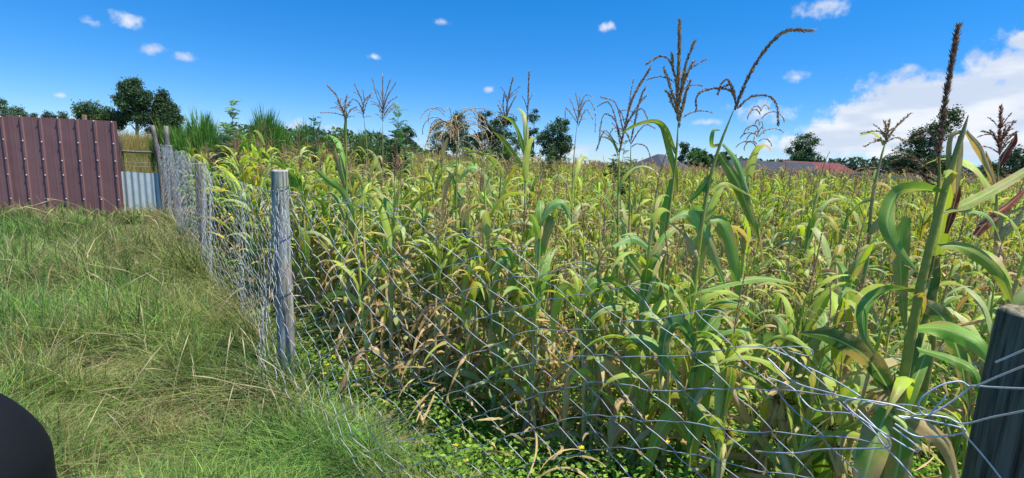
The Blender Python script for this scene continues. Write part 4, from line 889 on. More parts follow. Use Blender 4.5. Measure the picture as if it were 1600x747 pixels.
hero(17, 'maize plant with a pale drooping tassel standing alone right of the dark tree', [(893, 420), (894, 330), (896, 255), (902, 190)], 4.6, bushy=9, nleaf=8, radius=.011, tcol=np.array([.42, .30, .19]), tassel=[
    ([(902, 195), (904, 175), (902, 158), (899, 146)], .003, .013, .002),
    ([(902, 190), (912, 162), (922, 158), (930, 176), (930, 205)], .0022, .012, .0025),
    ([(902, 190), (912, 152), (925, 150)], .002, .012, .0025),
    ([(902, 192), (890, 175), (884, 170), (883, 185)], .002, .012, .0025),
    ([(902, 188), (895, 165), (890, 155)], .002, .012, .0025),
    ([(903, 198), (915, 172), (926, 185)], .002, .012, .0025)])
hero(18, 'maize plant with one bare thin vertical spike left of the pale tassel', [(818, 450), (820, 330), (822, 230), (824, 180)], 3.6, nleaf=8, radius=.01, green=.7, Wm=.07, leafz=(.1, .8), tassel=[
    ([(824, 190), (825, 160), (826, 130), (827, 112)], .003, .012, .0014),
    ([(824, 172), (820, 158), (815, 150)], .0012, .009, .004), ([(824, 165), (829, 152), (833, 146)], .0012, .009, .004)],
    leaves=[([(822, 255), (812, 215), (800, 190), (780, 180)], .04, LG, dict(roll=[.5, .8])), ([(820, 265), (800, 240), (785, 218), (770, 205)], .05, YG * .6, dict(roll=[.4, .3]))])
hero(19, 'maize plant with bundled purple tassel in front of the tall dark trees', [(776, 420), (780, 330), (785, 240), (790, 190)], 4.2, bushy=9, nleaf=9, radius=.012, green=.6, tassel=[
    ([(790, 195), (792, 165), (797, 140), (801, 124)], .003, .015, .0016), ([(790, 190), (786, 165), (788, 145)], .002, .013, .002),
    ([(790, 185), (798, 165), (806, 150)], .002, .013, .002), ([(790, 190), (782, 172), (778, 165)], .002, .013, .002), ([(790, 188), (793, 165), (790, 150)], .002, .013, .002)])
def dry_head(p, rng, depth, c=(712, 195), rpx=48, n=26, col=(.47, .35, .22)):
    o = at(c[0], c[1] + 30, depth)
    for i in range(n):
        a = rng.uniform(0, 6.28); l = rpx / FPX * depth * rng.uniform(.7, 1.5); t = np.linspace(0, 1, 9)
        el = rng.uniform(.9, 1.5) - (rng.uniform(2.0, 3.2)) * t ** .9
        d = np.stack([np.cos(el) * math.cos(a), np.cos(el) * math.sin(a), np.sin(el)], -1); P = o + [0, 0, rng.uniform(-.06, .16)] + np.cumsum(d, 0) * l * 1.5 / 9
        tubes(p['tassel'], P[None], np.full((1, 9), .0028), np.array([col]), 3); spikes(p['tassel'], P, rng, np.array(col), .012, .003)
hero(20, 'maize plant with a big dry straw tassel drooping like a fountain in mid field', [(708, 520), (712, 400), (713, 300), (713, 215)], 3.7, nleaf=9, radius=.013, green=.85, Wm=.085, Lm=.65, leafz=(.1, .8), extra=dry_head,
     leaves=[([(713, 270), (700, 285), (692, 320), (690, 380)], .06, STRAW, dict(roll=.4)), ([(714, 285), (735, 262), (758, 275), (775, 320)], .055, BLUEG * 1.3, dict(roll=[.8, .4])), ([(713, 300), (725, 330), (730, 370), (735, 410)], .07, DG * 1.6, dict(roll=[.3, .1])), ([(700, 215), (693, 240), (690, 270)], .04, STRAW * .9, dict(roll=.3, fold=.6))])
hero(21, 'maize plant with a smaller dry tassel close behind the fountain-like one', [(690, 440), (692, 330), (690, 260), (694, 200)], 4.1, nleaf=7, radius=.01, dry=.6, extra=lambda p, r, d: dry_head(p, r, d, (697, 172), 28, 12))
hero(22, 'maize plant with a wide star shaped tassel above the feathery shrub', [(596, 420), (597, 330), (598, 250), (598, 185)], 4.8, bushy=14, nleaf=9, radius=.011, green=.6, tassel=[
    ([(598, 190), (598, 165), (598, 140), (598, 118)], .003, .012, .002), ([(598, 175), (606, 150), (618, 130)], .002, .012, .0025), ([(598, 172), (588, 148), (582, 124)], .002, .012, .0025),
    ([(598, 178), (608, 160), (620, 152)], .002, .012, .0025), ([(598, 178), (590, 165), (580, 162)], .002, .012, .0025), ([(598, 168), (603, 145), (610, 124)], .002, .012, .0025)])
hero(23, 'maize plant with a small forked tassel leaning left beside the star shaped one', [(580, 440), (578, 330), (574, 240), (568, 180)], 4.5, bushy=9, nleaf=8, radius=.01, tassel=[
    ([(568, 185), (566, 160), (560, 145), (554, 132)], .0025, .012, .002), ([(568, 178), (573, 160), (580, 148)], .002, .012, .0025), ([(568, 178), (560, 160), (550, 154)], .002, .012, .0025), ([(568, 170), (569, 155), (567, 142)], .002, .012, .0025)])
hero(24, 'maize plant with purple tassel holding one stiff branch out to the left', [(545, 460), (542, 350), (541, 250), (540, 185)], 3.9, bushy=11, nleaf=10, radius=.012, green=.5, tassel=[
    ([(540, 190), (534, 170), (526, 150), (512, 134)], .003, .014, .0016), ([(540, 182), (528, 178), (516, 176), (502, 176)], .0022, .009, .003), ([(540, 185), (548, 172), (556, 168)], .002, .013, .002),
    ([(538, 178), (540, 160), (542, 150)], .002, .014, .002), ([(540, 180), (532, 165), (528, 158)], .002, .014, .002)],
     leaves=[([(541, 235), (539, 210), (540, 185), (542, 172)], .03, YG * .6, dict(roll=.2)), ([(541, 300), (530, 260), (520, 240), (500, 245)], .06, STRAW * .6, dict(roll=[.3, .6]))])
hero(25, 'leaning maize plant with a ragged dry tassel and side stems above the right canopy', [(1352, 420), (1362, 320), (1372, 265), (1384, 220)], 2.5, bushy=12, nleaf=4, radius=.013, green=.8, leafz=(.25, .95), tcol=np.array([.38, .26, .16]), Lm=.35, tassel=[
    ([(1384, 225), (1387, 205), (1390, 190)], .003, .014, .002), ([(1384, 222), (1398, 200), (1422, 178)], .003, .012, .0018), ([(1384, 215), (1372, 205), (1348, 208)], .002, .01, .003),
    ([(1384, 222), (1370, 220), (1352, 228)], .002, .01, .003), ([(1385, 222), (1400, 215), (1418, 222)], .002, .01, .003), ([(1384, 218), (1378, 205), (1366, 195)], .002, .01, .003), ([(1385, 216), (1384, 200), (1382, 190)], .002, .012, .002),
    ([(1374, 250), (1400, 238), (1430, 248), (1470, 285)], .002, .007, .006), ([(1370, 262), (1340, 265), (1325, 280), (1310, 300)], .002, .007, .006)])
hero(26, 'maize plant with a curled straw coloured tassel like a loose knot', [(1160, 420), (1166, 320), (1172, 270), (1180, 235)], 3.0, nleaf=6, radius=.011, dry=.5, extra=lambda p, r, d: dry_head(p, r, d, (1184, 190), 26, 16))
hero(30, 'broad leaved maize plant with pale hanging blades behind the lower mesh, right of centre', [(1072, 780), (1078, 660), (1084, 560), (1090, 500)], 1.95, nleaf=5, radius=.012, green=.7, Wm=.07, Lm=.5, leafz=(.1, .9), ears=1, leaves=[
    ([(1084, 590), (1100, 560), (1095, 640), (1072, 760)], .085, LG * 1.2, dict(roll=[.6, .1, 0])),
    ([(1086, 540), (1060, 505), (1040, 525), (1032, 600)], .07, DG * 2, dict(roll=[.6, .2, 0])),
    ([(1088, 520), (1115, 480), (1150, 475), (1190, 500)], .055, GREEN, dict(roll=[.6, .8, .6])),
    ([(1076, 690), (1050, 655), (1025, 690), (1005, 760)], .08, YG * .8, dict(roll=[.5, .1, 0])),
    ([(1090, 505), (1096, 470), (1130, 455), (1165, 470)], .04, YG, dict(roll=[.5, .7, .6]))])
hero(31, 'maize plant whose long pale leaf slants to a dry tip under the tallest tassel', [(1000, 790), (1004, 700), (1008, 600), (1014, 520)], 2.2, nleaf=6, radius=.011, green=.6, Wm=.07, Lm=.5, leafz=(.1, .9), ears=1, leaves=[
    ([(1008, 640), (985, 610), (960, 580), (930, 552)], .075, LG * 1.2, dict(roll=[.3, .2, .5], tipstart=.6)),
    ([(1010, 590), (1030, 570), (1036, 620), (1040, 700)], .06, LG, dict(roll=[.5, .1, 0])),
    ([(1004, 690), (975, 670), (955, 700), (940, 780)], .06, STRAW * .8, dict(roll=[.5, .2, 0], fold=.6)),
    ([(1012, 560), (1000, 520), (985, 540), (978, 600)], .06, BLUEG, dict(roll=[.6, .2, 0]))])
hero(34, 'brown stalked maize plant with shrivelled straw leaves hanging behind the middle of the sagging mesh', [(905, 790), (912, 650), (910, 540), (904, 460)], 2.3, nleaf=14, radius=.011, green=.4, dry=.6, Wm=.065, Lm=.5, leafz=(.1, .95), ears=1, scol=np.array([.34, .22, .10]), leaves=[
    ([(906, 600), (890, 585), (884, 640), (876, 720)], .04, STRAW, dict(roll=[.6, .2, 0], fold=.6)), ([(910, 560), (930, 540), (936, 600), (930, 680)], .045, STRAW * .7, dict(roll=[.6, .2, 0], fold=.6)),
    ([(904, 480), (885, 450), (868, 480), (862, 540)], .055, YG, dict(roll=[.6, .3, 0])), ([(905, 470), (930, 440), (955, 470), (965, 530)], .055, LG, dict(roll=[.6, .3, 0]))])
hero(35, 'short maize plant with yellow green drooping blades below the bundled purple tassel', [(775, 690), (772, 560), (766, 470), (762, 410)], 2.85, nleaf=14, radius=.011, green=.5, dry=.4, Wm=.07, Lm=.5, leafz=(.1, .95), ears=1, leaves=[
    ([(764, 440), (745, 415), (728, 440), (722, 500)], .06, YG, dict(roll=[.6, .3, 0])), ([(763, 430), (785, 405), (805, 430), (812, 490)], .06, BLUEG, dict(roll=[.6, .3, 0])), ([(770, 560), (790, 540), (800, 590), (796, 660)], .045, STRAW, dict(roll=[.6, .2, 0], fold=.6))])
hero(36, 'maize plant with curled yellow brown leaves low behind the mesh near the thick stalk', [(1222, 800), (1226, 690), (1232, 590), (1236, 520)], 1.95, nleaf=12, radius=.011, green=.5, dry=.5, Wm=.065, Lm=.42, leafz=(.1, .95), ears=1, leaves=[
    ([(1228, 650), (1212, 620), (1196, 640), (1192, 720)], .05, YEL * .9, dict(roll=[.6, .3, 0])), ([(1230, 640), (1250, 600), (1262, 640), (1256, 715)], .055, STRAW * .8, dict(roll=[.6, .2, 0], fold=.5)),
    ([(1233, 560), (1216, 530), (1190, 540), (1170, 590)], .06, LG, dict(roll=[.6, .3, 0])), ([(1234, 540), (1262, 500), (1285, 470), (1300, 440)], .06, YG, dict(roll=[.3, .1, 0]))])
hero(32, 'yellowing maize plant with drooping straw leaves just right of the weathered grey post', [(575, 600), (568, 500), (560, 400), (552, 310)], 3.05, nleaf=12, radius=.011, green=.35, dry=.55, Wm=.065, Lm=.5, leafz=(.05, .95), ears=1, leaves=[
    ([(566, 480), (540, 460), (510, 465), (475, 505)], .045, YG, dict(roll=[.6, .5, .2])),
    ([(570, 520), (545, 510), (510, 512), (478, 520)], .035, STRAW, dict(roll=[.6, .8, .4], fold=.6)),
    ([(570, 540), (590, 545), (605, 560), (590, 568)], .05, STRAW * 1.1, dict(roll=[.6, .8, .4], fold=.6)),
    ([(555, 340), (535, 300), (510, 280), (490, 262)], .05, LG, dict(roll=[.4, .3, .2]))])
hero(33, 'bushy green maize plant with a wide folded leaf right of the fountain tassel', [(830, 620), (836, 500), (842, 400), (846, 330)], 2.6, nleaf=12, radius=.012, green=.7, dry=.25, Wm=.075, Lm=.55, leafz=(.08, .95), ears=1, leaves=[
    ([(846, 345), (860, 322), (880, 318), (892, 345)], .06, BLUEG * 1.2, dict(roll=[.6, .4, .2])),
    ([(842, 400), (862, 340), (856, 360), (850, 400)], .06, GREEN, dict(roll=[.5, .2, 0]))])
hero(27, 'maize plant with a stiff reddish tassel beside the frame edge on the right', [(1552, 440), (1556, 350), (1558, 290), (1562, 240)], 2.6, bushy=12, nleaf=5, radius=.011, dry=.6, tcol=np.array([.25, .12, .10]), tassel=[
    ([(1562, 242), (1562, 210), (1563, 190), (1564, 168)], .004, .016, .0012), ([(1562, 230), (1570, 210), (1584, 190)], .0022, .013, .002), ([(1562, 232), (1552, 212), (1536, 205)], .002, .012, .0025),
    ([(1562, 232), (1556, 215), (1548, 204)], .002, .012, .0025), ([(1562, 236), (1575, 218), (1588, 206)], .002, .012, .0025), ([(1562, 228), (1567, 210), (1572, 198)], .0022, .013, .002)],
     leaves=[([(1560, 262), (1570, 240), (1582, 222), (1588, 205)], .04, RED * .8, dict(roll=.3, fold=.6, tipcol=RED)), ([(1555, 300), (1545, 260), (1540, 235)], .03, BROWN, dict(roll=.3)),
             ([(1524, 368), (1548, 340), (1575, 320), (1606, 292)], .065, RED * 1.25, dict(roll=.2, tipcol=RED, fold=.4))])

# ------------------------------------------------------------------ the maize field
def field_points(rng, y1, dens, clear=.28):
    """jittered rows; returns points on the maize side of the fence inside the view wedge"""
    xs, ys = [], []
    row = .72; sp = 1 / (dens * row)
    gx = np.arange(-60, 62, sp); gy = np.arange(0.3, y1, row); X, Y = np.meshgrid(gx, gy); X = X + rng.normal(0, .09, X.shape) + (np.arange(len(gy))[:, None] % 2) * sp / 2; Y = Y + rng.normal(0, .10, Y.shape)
    X, Y = X.ravel(), Y.ravel()
    if dens > 5:                                # extra plants crowd the edge of the field along the fence
        se = np.arange(2.6, FS[-1] + 2, .17); se = np.concatenate([se, se + .08]); q = fence_xy(se); a_ = fence_xy(se + .05) - fence_xy(se - .05); a_ = a_ / np.linalg.norm(a_, axis=1, keepdims=True)
        off_ = rng.uniform(.3, 1.5, len(se))[:, None]; q = q + np.stack([a_[:, 1], -a_[:, 0]], 1) * off_; X = np.concatenate([X, q[:, 0]]); Y = np.concatenate([Y, q[:, 1]])
    px, py, z = topx(np.stack([X, Y, 0 * X + 1.2], -1))
    m = (z > .5) & (px > -120) & (px < 1720) & (fside(X, Y) > clear) & (X > -10.5 - (Y - 12) * .15)
    m &= ~((fside(X, Y) < .5) & (X > -1.9) & (X < .25)); m &= ~((fside(X, Y) < .5) & (X >= .25) & (X < .8) & (rng.random(len(X)) < .6))
    m &= ~((X < -3.2) & (Y > 11.5) & (Y < 15.5) & (X > -9)) 
    return X[m], Y[m]
rng = np.random.default_rng(77)
PROT = []
SHARED = 'mid height green and yellowing maize plant among the crowded rows behind the wire fence'
specs = [dict(H=1.25, n=11, dry=.3, green=.5), dict(H=1.4, n=12, dry=.3, green=.4), dict(H=1.05, n=10, dry=.4, green=.3, Wm=.045), dict(H=1.3, n=12, dry=.2, green=.85, Wm=.065, Lm=.6),
         dict(H=1.2, n=10, dry=.6, green=.2, Wm=.042), dict(H=1.45, n=12, dry=.25, green=.7, Wm=.06), dict(H=1.1, n=11, dry=.3, green=.1, Wm=.05), dict(H=1.35, n=11, dry=.45, green=.5),
         dict(H=.95, n=9, dry=.35, green=.35, Wm=.045, Lm=.42), dict(H=1.25, n=12, dry=.15, green=.9, Wm=.07, Lm=.62), dict(H=1.3, n=10, dry=.75, green=.2, Wm=.045), dict(H=1.15, n=12, dry=.25, green=.3, Wm=.055)]
for i, s_ in enumerate(specs):
    s_ = dict(s_); s_['n'] += 4; s_['green'] *= .75; s_['Wm'] = s_.get('Wm', .05) * 1.05; s_['Lm'] = s_.get('Lm', .5) * .86; s_['n'] += 1; s_['leafz'] = (.04, .95)
    p_ = maize(np.random.default_rng(200 + i), ears=1 + (i % 3 == 0), tn=6 + i % 4, spread=.6 + .1 * (i % 4), droop=.6 + .3 * (i % 4), lean=.03 + .02 * (i % 4), tsl=.2, tbl=.13, per=.006, stalk_r=.0085 + .001 * (i % 3), **s_)
    PROT.append(p_)
specs2 = [dict(H=.95, n=17, dry=.4, green=.35), dict(H=1.1, n=18, dry=.5, green=.25), dict(H=1.05, n=17, dry=.3, green=.5), dict(H=.85, n=16, dry=.55, green=.2), dict(H=1.15, n=18, dry=.35, green=.4), dict(H=1.0, n=18, dry=.65, green=.3)]
for i, s_ in enumerate(specs2):
    PROT.append(maize(np.random.default_rng(300 + i), ears=1, tn=8, spread=.7, droop=.9, lean=.04, tsl=.2, tbl=.12, per=.006, stalk_r=.008, Wm=.042, Lm=.33, tcol=np.array([.40, .26, .16]), **s_))
X, Y = field_points(np.random.default_rng(31), 22, 7.0)
d = np.hypot(X, Y); o_ = np.argsort(d); X, Y, d = X[o_], Y[o_], d[o_]
keep = []
for i in range(len(X)):
    px, py, z = topx([[X[i], Y[i], .9]])
    if d[i] < 1.75 or (px[0] > 1380 and d[i] < 2.3): continue       # the nearest ones are placed one by one
    keep.append(i)
X, Y, d = X[keep], Y[keep], d[keep]
NI = 276
MARKS = [(430, 'left of the weathered grey fence post'), (520, 'just right of the weathered grey fence post'), (640, 'below the star shaped tassel'), (760, 'around the drooping fountain tassel'),
         (900, 'below the bundled purple tassel '), (1010, 'below the lone pale tassel'), (1120, 'around the tallest dense tassel'), (1240, 'right of the sweeping spike'), (1370, 'below the red roofed shed'), (1470, 'around the ragged dry tassel'), (9999, 'beside the nearest right fence post')]
def zone_label(x, y, dd):
    px, _, _ = topx([[x, y, 1.0]]); mk = [m_ for lim, m_ in MARKS if px[0] < lim][0]
    f = float(fside(x, y))
    row = 'against the mesh' if f < .75 else ('second rank behind the mesh' if f < 1.7 else ('amid the canopy' if dd < 4.6 else 'deep in the canopy'))
    return 'yellowing maize plant %s, %s' % (row, mk), 'maize plants %s, %s' % (row, mk)
done = {}
for i in range(min(NI, len(X))):
    k = int(rng.integers(12, 18)) if (rng.random() < (.72 if X[i] > .2 else .25) and d[i] > 2.3) else int(rng.integers(12)); loc = (X[i], Y[i], gz(X[i], Y[i]) - .01)
    if True: zl, zg = zone_label(X[i], Y[i], d[i])
    if k not in done:
        o = maize_objects(PROT[k], SHARED, (0, 0, 0), 'maize plants crowded in rows behind the wire fence'); done[k] = o
    else: o = copy_tree(done[k])
    o['label'] = zl; o['group'] = zg
    o.location = loc; o.rotation_euler = (rng.normal(0, .04), rng.normal(0, .04), rng.uniform(0, 6.28)); s__ = rng.uniform(.84, 1.16) * (1.08 if X[i] < .3 else 1.0) * (1.0 if d[i] > 3 else .95); o.scale = (s__, s__, s__ * rng.uniform(.95, 1.05))
RX = X[NI:]; RY = Y[NI:]
big = Geo(); lod1 = []
for i in range(14):
    r_ = np.random.default_rng(400 + i); p_ = maize(r_, H=r_.uniform(.9, 1.45), n=int(r_.integers(16, 21)), dry=r_.uniform(.3, .65), green=r_.uniform(.1, .5), Wm=.046, Lm=.35, lod=1, per=.01, tsl=.2, tbl=.12)
    a = Geo(); [a.add(p_[k]) for k in ('leaves', 'stalk', 'tassel')]; lod1.append(a)
for i in range(10):
    r_ = np.random.default_rng(450 + i); p_ = maize(r_, H=r_.uniform(1.1, 1.5), n=int(r_.integers(12, 16)), dry=r_.uniform(.25, .5), green=r_.uniform(.2, .6), Wm=.062, Lm=.48, lod=1, per=.01, tsl=.22, tbl=.14)
    a = Geo(); [a.add(p_[k]) for k in ('leaves', 'stalk', 'tassel')]; lod1.append(a)
for x, y in zip(RX, RY): big.add(lod1[int(rng.integers(14, 24) if rng.random() < (.8 if x < -.1 * y else .25) else rng.integers(14))], (x, y, gz(x, y) - .02), rng.uniform(0, 6.28), rng.uniform(.85, 1.15) * (1.12 if x < -2.5 else 1), rng.uniform(.8, 1.2))
X2, Y2 = field_points(np.random.default_rng(32), 47, 3.8); m = Y2 > 22; X2, Y2 = X2[m], Y2[m]
lod2 = []
for i in range(10):
    r_ = np.random.default_rng(500 + i); p_ = maize(r_, H=r_.uniform(1.05, 1.45), n=11, dry=r_.uniform(.5, .85), green=r_.uniform(.1, .5), Wm=.07, Lm=.4, lod=2, tcol=np.array([.42, .28, .18]))
    a = Geo(); [a.add(p_[k]) for k in ('leaves', 'stalk', 'tassel')]; lod2.append(a)
for x, y in zip(X2, Y2): big.add(lod2[int(rng.integers(10))], (x, y, gz(x, y) - .02), rng.uniform(0, 6.28), rng.uniform(.85, 1.2), rng.uniform(.8, 1.25))
o = big.build('maize_crop', M_LEAFF); tag(o, 'dense maize canopy stretching away to the far edge of the field', 'maize crop', kind='stuff')
print('maize individuals', min(NI, len(X)), 'far', len(RX), len(X2), 'limit distance', d[min(NI, len(X)) - 1])

# ------------------------------------------------------------------ ground cover
def blades(g, x, y, z, h, wd, az, lean, col, K=5, curve=1.6, rng=None, tipcol=None):
    n = len(x); t = np.linspace(0, 1, K)[None]
    L0 = lean[:, None] * h[:, None] * t ** curve; kk = np.clip(lean, 0, 2)[:, None]
    Z = h[:, None] * (t - .38 * np.minimum(kk, 1.6) * t ** 2.2)
    a2 = az[:, None] + rng.normal(0, .5, (n, 1)) * t
    P = np.stack([x[:, None] + L0 * np.cos(a2), y[:, None] + L0 * np.sin(a2), z[:, None] + Z], -1)
    th = rng.uniform(0, PI, n); sd = np.stack([np.cos(th), np.sin(th), 0 * th], -1)[:, None]
    w_ = wd[:, None] * .5 * np.clip(1.05 - t ** 1.8, .05, 1)
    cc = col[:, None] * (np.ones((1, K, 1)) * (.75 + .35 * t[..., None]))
    if tipcol is not None: m = ss(.5, 1, t)[..., None] * tipcol[1][:, None, None]; cc = cc * (1 - m) + tipcol[0] * m
    g.grid(np.stack([P - sd * w_[..., None], P + sd * w_[..., None]], 2), np.clip(cc, 0, 1)[:, :, None])

def scatter(rng, n, y0, y1, power=1.0):
    """points in the view wedge, density falling with distance"""
    u = rng.random(n); Yd = (y0 ** (-power) + u * (y1 ** (-power) - y0 ** (-power))) ** (-1 / power) if power else y0 + u * (y1 - y0)
    return Yd
def verge():
    rng = np.random.default_rng(55); g = Geo()
    nt_ = 11500; Yt = scatter(rng, nt_, 1.7, 13, .35); px = rng.uniform(-160, 800, nt_); Xt = (px - 800) / FPX * Yt * 1.06
    fs = fside(Xt, Yt); m = (fs < .03) & (Yt < 11.6 + (Xt + 9) * .28); Xt, Yt, fs = Xt[m], Yt[m], fs[m]; n = len(Xt)
    per = 17; D = np.hypot(Xt, Yt)
    nz_ = noise2(Xt, Yt, .9); nz2_ = noise2(Xt + 7, Yt - 3, 2.1)
    near_f = np.exp(-np.abs(fs) / .45)
    tv = np.clip(.90 + .48 * noise2(Xt + 2, Yt, 3.) + rng.normal(0, .18, n), .45, 1.6); ht = .19 + .12 * nz2_ + .05 * noise2(Xt, Yt, 5.) + .22 * near_f * (.6 + .4 * np.sin(Yt * 2)) + .05 * nz_; ht = np.clip(ht, .08, .6)
    back = ss(7.5, 10.5, Yt); ht = ht * (1 - .35 * ss(3.2, 2.2, Yt) * near_f) - .06 * back
    straw = np.clip(.22 + .42 * nz_ + .48 * near_f + .25 * back + rng.normal(0, .15, n), .02, .95)
    hole = 0
    for hx, hy, hr in ((232, 415, .55), (150, 590, .45), (330, 640, .4), (60, 470, .4), (390, 500, .4), (270, 335, .9), (100, 345, .8)):
        d3 = ray(hx, hy); q3 = d3 * (-1.55 / d3[2]); hole = np.maximum(hole, ss(1.5, .2, np.hypot((Xt - q3[0]) / hr, (Yt - q3[1]) / (hr * .6))) * .8); straw = np.clip(straw + hole, 0, .95); ht = ht * (1 - .3 * hole)
    rep = lambda v: np.repeat(v, per)
    x = rep(Xt) + rng.normal(0, .035, n * per) * (1 + rep(D) * .12); y = rep(Yt) + rng.normal(0, .035, n * per) * (1 + rep(D) * .12)
    az0 = rep(rng.uniform(0, 6.28, n)); az = az0 + rng.normal(0, 1.0, n * per)
    h = rep(ht) * rng.uniform(.35, 1.75, n * per) + .02; lean = np.abs(rng.normal(.7, .6, n * per))
    lean = lean + rep(near_f) * .3; az = np.where(rep(near_f) > .4, np.where(rng.random(n * per) < .6, PI + .6 + rng.normal(0, .6, n * per), az), az)
    wd = (.0030 + .0009 * rep(D)) * rng.uniform(.45, 1.4, n * per)
    gA, gB, gC = np.array([.13, .27, .055]), np.array([.24, .29, .07]), np.array([.09, .19, .07])
    pick = rng.random((n * per, 1)); hue = rep(np.clip(.72 + .5 * noise2(Xt - 3, Yt + 9, 1.4), 0, 1))[:, None]
    col = (gA * hue + gB * (1 - hue)) * rep(tv)[:, None]; col = np.where(pick < .25, gC, col)
    isst = rng.random(n * per) < rep(straw) * .75
    col = np.where(isst[:, None], np.where(rng.random((n * per, 1)) < .3, [.27, .19, .10], [.44, .38, .20]), col) * rng.uniform(.4, 1.5, (n * per, 1))
    col[:, :] *= 1.0
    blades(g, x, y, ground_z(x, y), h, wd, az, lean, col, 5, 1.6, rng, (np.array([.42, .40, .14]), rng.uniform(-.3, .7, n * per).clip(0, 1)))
    o = g.build('grass', M_GRASS); tag(o, 'rank green grass with straw patches covering the verge left of the wire fence', 'grass', kind='stuff')
    # long bleached stalks with narrow heads leaning over the sward
    g = Geo(); n = 330; Ys = scatter(rng, n, 2.0, 11, .1); px = rng.uniform(-60, 640, n); Xs = (px - 800) / FPX * Ys * 1.06; fs = fside(Xs, Ys); m = (fs < .02) & (Ys < 11.2 + (Xs + 9) * .28); Xs, Ys = Xs[m], Ys[m]
    w8 = np.exp(-np.abs(fs[m]) / .7) + ss(7.5, 10, Ys) * .9 + .28; m = rng.random(len(Xs)) < w8; Xs, Ys = Xs[m], Ys[m]; n = len(Xs)
    K = 8; t = np.linspace(0, 1, K)[None]; h = rng.uniform(.28, .7, n)[:, None]; az = rng.normal(PI * .9, 1.3, n)[:, None]; ln = rng.uniform(.3, 1.2, n)[:, None]
    P = np.stack([Xs[:, None] + ln * h * t ** 1.7 * np.cos(az), Ys[:, None] + ln * h * t ** 1.7 * np.sin(az), ground_z(Xs, Ys)[:, None] + h * (t - .3 * np.minimum(ln, 1.4) * t ** 2)], -1)
    D = np.hypot(Xs, Ys)[:, None]; r = (.0006 + .00022 * D) * (1 - .3 * t) + (.0022 + .0004 * D) * np.exp(-((t - .86) / .10) ** 2) * (rng.random((n, 1)) < .75)
    r[:, -1] *= .3; tubes(g, P, r, (np.array([.52, .46, .27]) * rng.uniform(.7, 1.2, (n, 1))), 4)
    o = g.build('seed_stalks', M_GRASS); tag(o, 'bleached flowering grass stalks leaning over the verge', 'grass', kind='stuff')
verge()

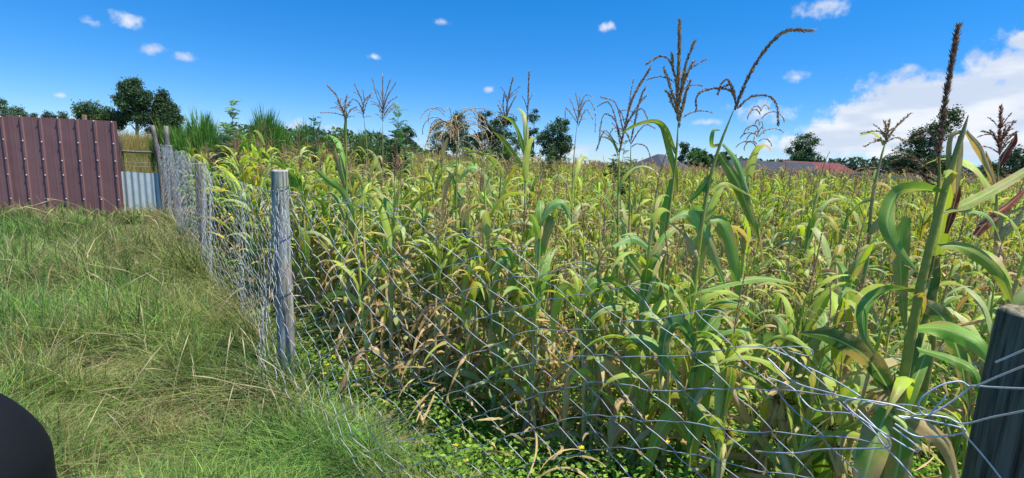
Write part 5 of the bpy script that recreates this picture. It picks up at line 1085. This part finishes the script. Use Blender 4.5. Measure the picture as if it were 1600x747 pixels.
def undergrowth():
    rng = np.random.default_rng(66); g = Geo()
    # short bright grass under the mesh and between the rows
    n = 90000; Ys = scatter(rng, n, 1.4, 11, .7); px = rng.uniform(250, 1750, n); Xs = (px - 800) / FPX * Ys * 1.06; fs = fside(Xs, Ys); m = (fs > -.35); Xs, Ys, fs = Xs[m], Ys[m], fs[m]; n = len(Xs)
    nz_ = noise2(Xs, Ys, 1.6); k = rng.random(n) < np.clip(.75 + .35 * nz_ - .1 * (Xs > .5), .1, 1); Xs, Ys, nz_ = Xs[k], Ys[k], nz_[k]; n = len(Xs)
    col = np.where(rng.random((n, 1)) < .6, [.13, .25, .03], [.20, .30, .045]) * rng.uniform(.7, 1.3, (n, 1)); col = np.where(rng.random((n, 1)) < .12, [.42, .34, .17], col)
    h = (.08 + .05 * np.clip(nz_, 0, 1)) * rng.uniform(.5, 1.8, n)
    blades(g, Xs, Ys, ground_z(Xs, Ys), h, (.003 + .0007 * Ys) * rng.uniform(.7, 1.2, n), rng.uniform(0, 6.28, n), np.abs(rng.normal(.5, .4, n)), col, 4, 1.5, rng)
    o = g.build('field_grass', M_GRASS); tag(o, 'short bright green grass on the ground between the maize rows', 'grass', kind='stuff')
    # broad leaved weeds
    g = Geo(); fl = Geo(); nw = 9000; Ys = scatter(rng, nw, 1.5, 13, .5); px = rng.uniform(280, 1750, nw); Xs = (px - 800) / FPX * Ys * 1.06; m = fside(Xs, Ys) > .05; Xs, Ys = Xs[m], Ys[m]
    m = noise2(Xs, Ys, 1.1) > -.5; Xs, Ys = Xs[m], Ys[m]; nw = len(Xs); per = 17; H = rng.uniform(.06, .30, nw) * (1 + .4 * noise2(Xs, Ys, .8)).clip(.4, 1.6)
    rep = lambda v: np.repeat(v, per); N_ = nw * per; u = rng.random(N_); a = rng.uniform(0, 6.28, N_); rr = rng.uniform(.01, .09, N_)
    q = np.stack([rep(Xs) + rr * np.cos(a), rep(Ys) + rr * np.sin(a), ground_z(rep(Xs), rep(Ys)) + rep(H) * u + .01], -1)
    d_ = np.stack([np.cos(a), np.sin(a), rng.uniform(-.4, .5, N_)], -1); d_ = nrm(d_); s_ = nrm(np.cross(d_, nrm(np.array([0, 0, 1.]) + rng.normal(0, .4, (N_, 3))))); l = (.02 + .0035 * rep(Ys))[:, None] * rng.uniform(.6, 1.5, (N_, 1))
    P = np.stack([np.stack([q, q + d_ * l * .5 + s_ * l * .33], 1), np.stack([q + d_ * l * .5 - s_ * l * .33, q + d_ * l], 1)], 1)
    col = np.where(rng.random((N_, 1)) < .5, [.12, .25, .03], [.24, .36, .06]) * rng.uniform(.6, 1.35, (N_, 1)); g.grid(P, col[:, None, None])
    o = g.build('weeds', M_GRASS); tag(o, 'low leafy weeds covering the soil under the maize', 'weeds', kind='stuff')
    k = rng.random(nw) < .035; Xf, Yf, Hf = Xs[k], Ys[k], H[k]; nf = len(Xf); c = np.stack([Xf, Yf, ground_z(Xf, Yf) + Hf + .03], -1)
    for j in range(5):
        a = j * 1.2566 + rng.uniform(0, 1, nf); dd = np.stack([np.cos(a), np.sin(a), .35 + 0 * a], -1); sd = np.stack([-np.sin(a), np.cos(a), 0 * a], -1); l = (.008 + .0012 * Yf)[:, None]
        fl.grid(np.stack([np.stack([c, c + dd * l + sd * l * .5], 1), np.stack([c + dd * l - sd * l * .5, c + dd * l * 1.5], 1)], 1), np.array([.80, .58, .02]))
    o = fl.build('yellow_flowers', M_SMALL); tag(o, 'tiny yellow flowers dotted over the low weeds', 'flowers', kind='stuff')
    # fallen dry leaves
    g = Geo(); n = 1000; Ys = scatter(rng, n, 1.6, 9, .5); px = rng.uniform(440, 1750, n); Xs = (px - 800) / FPX * Ys * 1.06; m = fside(Xs, Ys) > .15; Xs, Ys = Xs[m], Ys[m]; n = len(Xs)
    base = np.stack([Xs, Ys, ground_z(Xs, Ys) + rng.uniform(.05, .4, n)], -1); col = STRAW * rng.uniform(.5, 1.2, (n, 1))
    leaves_geo(g, rng, base, rng.uniform(0, 6.28, n), rng.uniform(-.2, .6, n), rng.uniform(-1.2, -.1, n), rng.uniform(.08, .3, n), rng.uniform(.008, .022, n), 8, (-1, 0, 1), rng.normal(0, 2, n), .5, .8, .5, rng.normal(0, .8, n), col)
    o = g.build('leaf_litter', M_LEAF); tag(o, 'dry fallen maize leaves lying among the weeds', 'leaf litter', kind='stuff')
undergrowth()

def golden():
    rng = np.random.default_rng(88); g = Geo(); n = 16000; Ys = rng.uniform(12.6, 30, n) ** 1.0; px = rng.uniform(150, 300, n); Xs = (px - 800) / FPX * Ys * 1.04
    h = rng.uniform(.5, 1.15, n) * (1 + .25 * noise2(Xs, Ys, .5)); green = rng.random(n) < .25 + .5 * (noise2(Xs, Ys, .35) > .5)
    col = np.where(green[:, None], [.20, .24, .06], [.52, .34, .13]) * rng.uniform(.7, 1.25, (n, 1))
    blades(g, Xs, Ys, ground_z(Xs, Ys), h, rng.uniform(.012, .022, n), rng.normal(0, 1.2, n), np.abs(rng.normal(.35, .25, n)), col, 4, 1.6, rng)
    o = g.build('dry_grass', M_GRASS); tag(o, 'tall golden dry grass seen through the gap between the posts', 'grass', kind='stuff')
golden()

# ------------------------------------------------------------------ fallen stick in the grass
g = Geo(); a, b = at(318, 742, 2.25), at(372, 715, 2.4); a[2] = gz(a[0], a[1]) + .10; b[2] = gz(b[0], b[1]) + .14
tube1(g, cr([a, (a + b) / 2 + [0, 0, .02], b], 10), .011, (.10, .09, .08), 7, caps=True); o0 = tuple(a)
o = g.build('stick', M_BARK, origin=a); o.location = o0; tag(o, 'short charred grey stick lying in the grass at the bottom of the picture', 'stick')
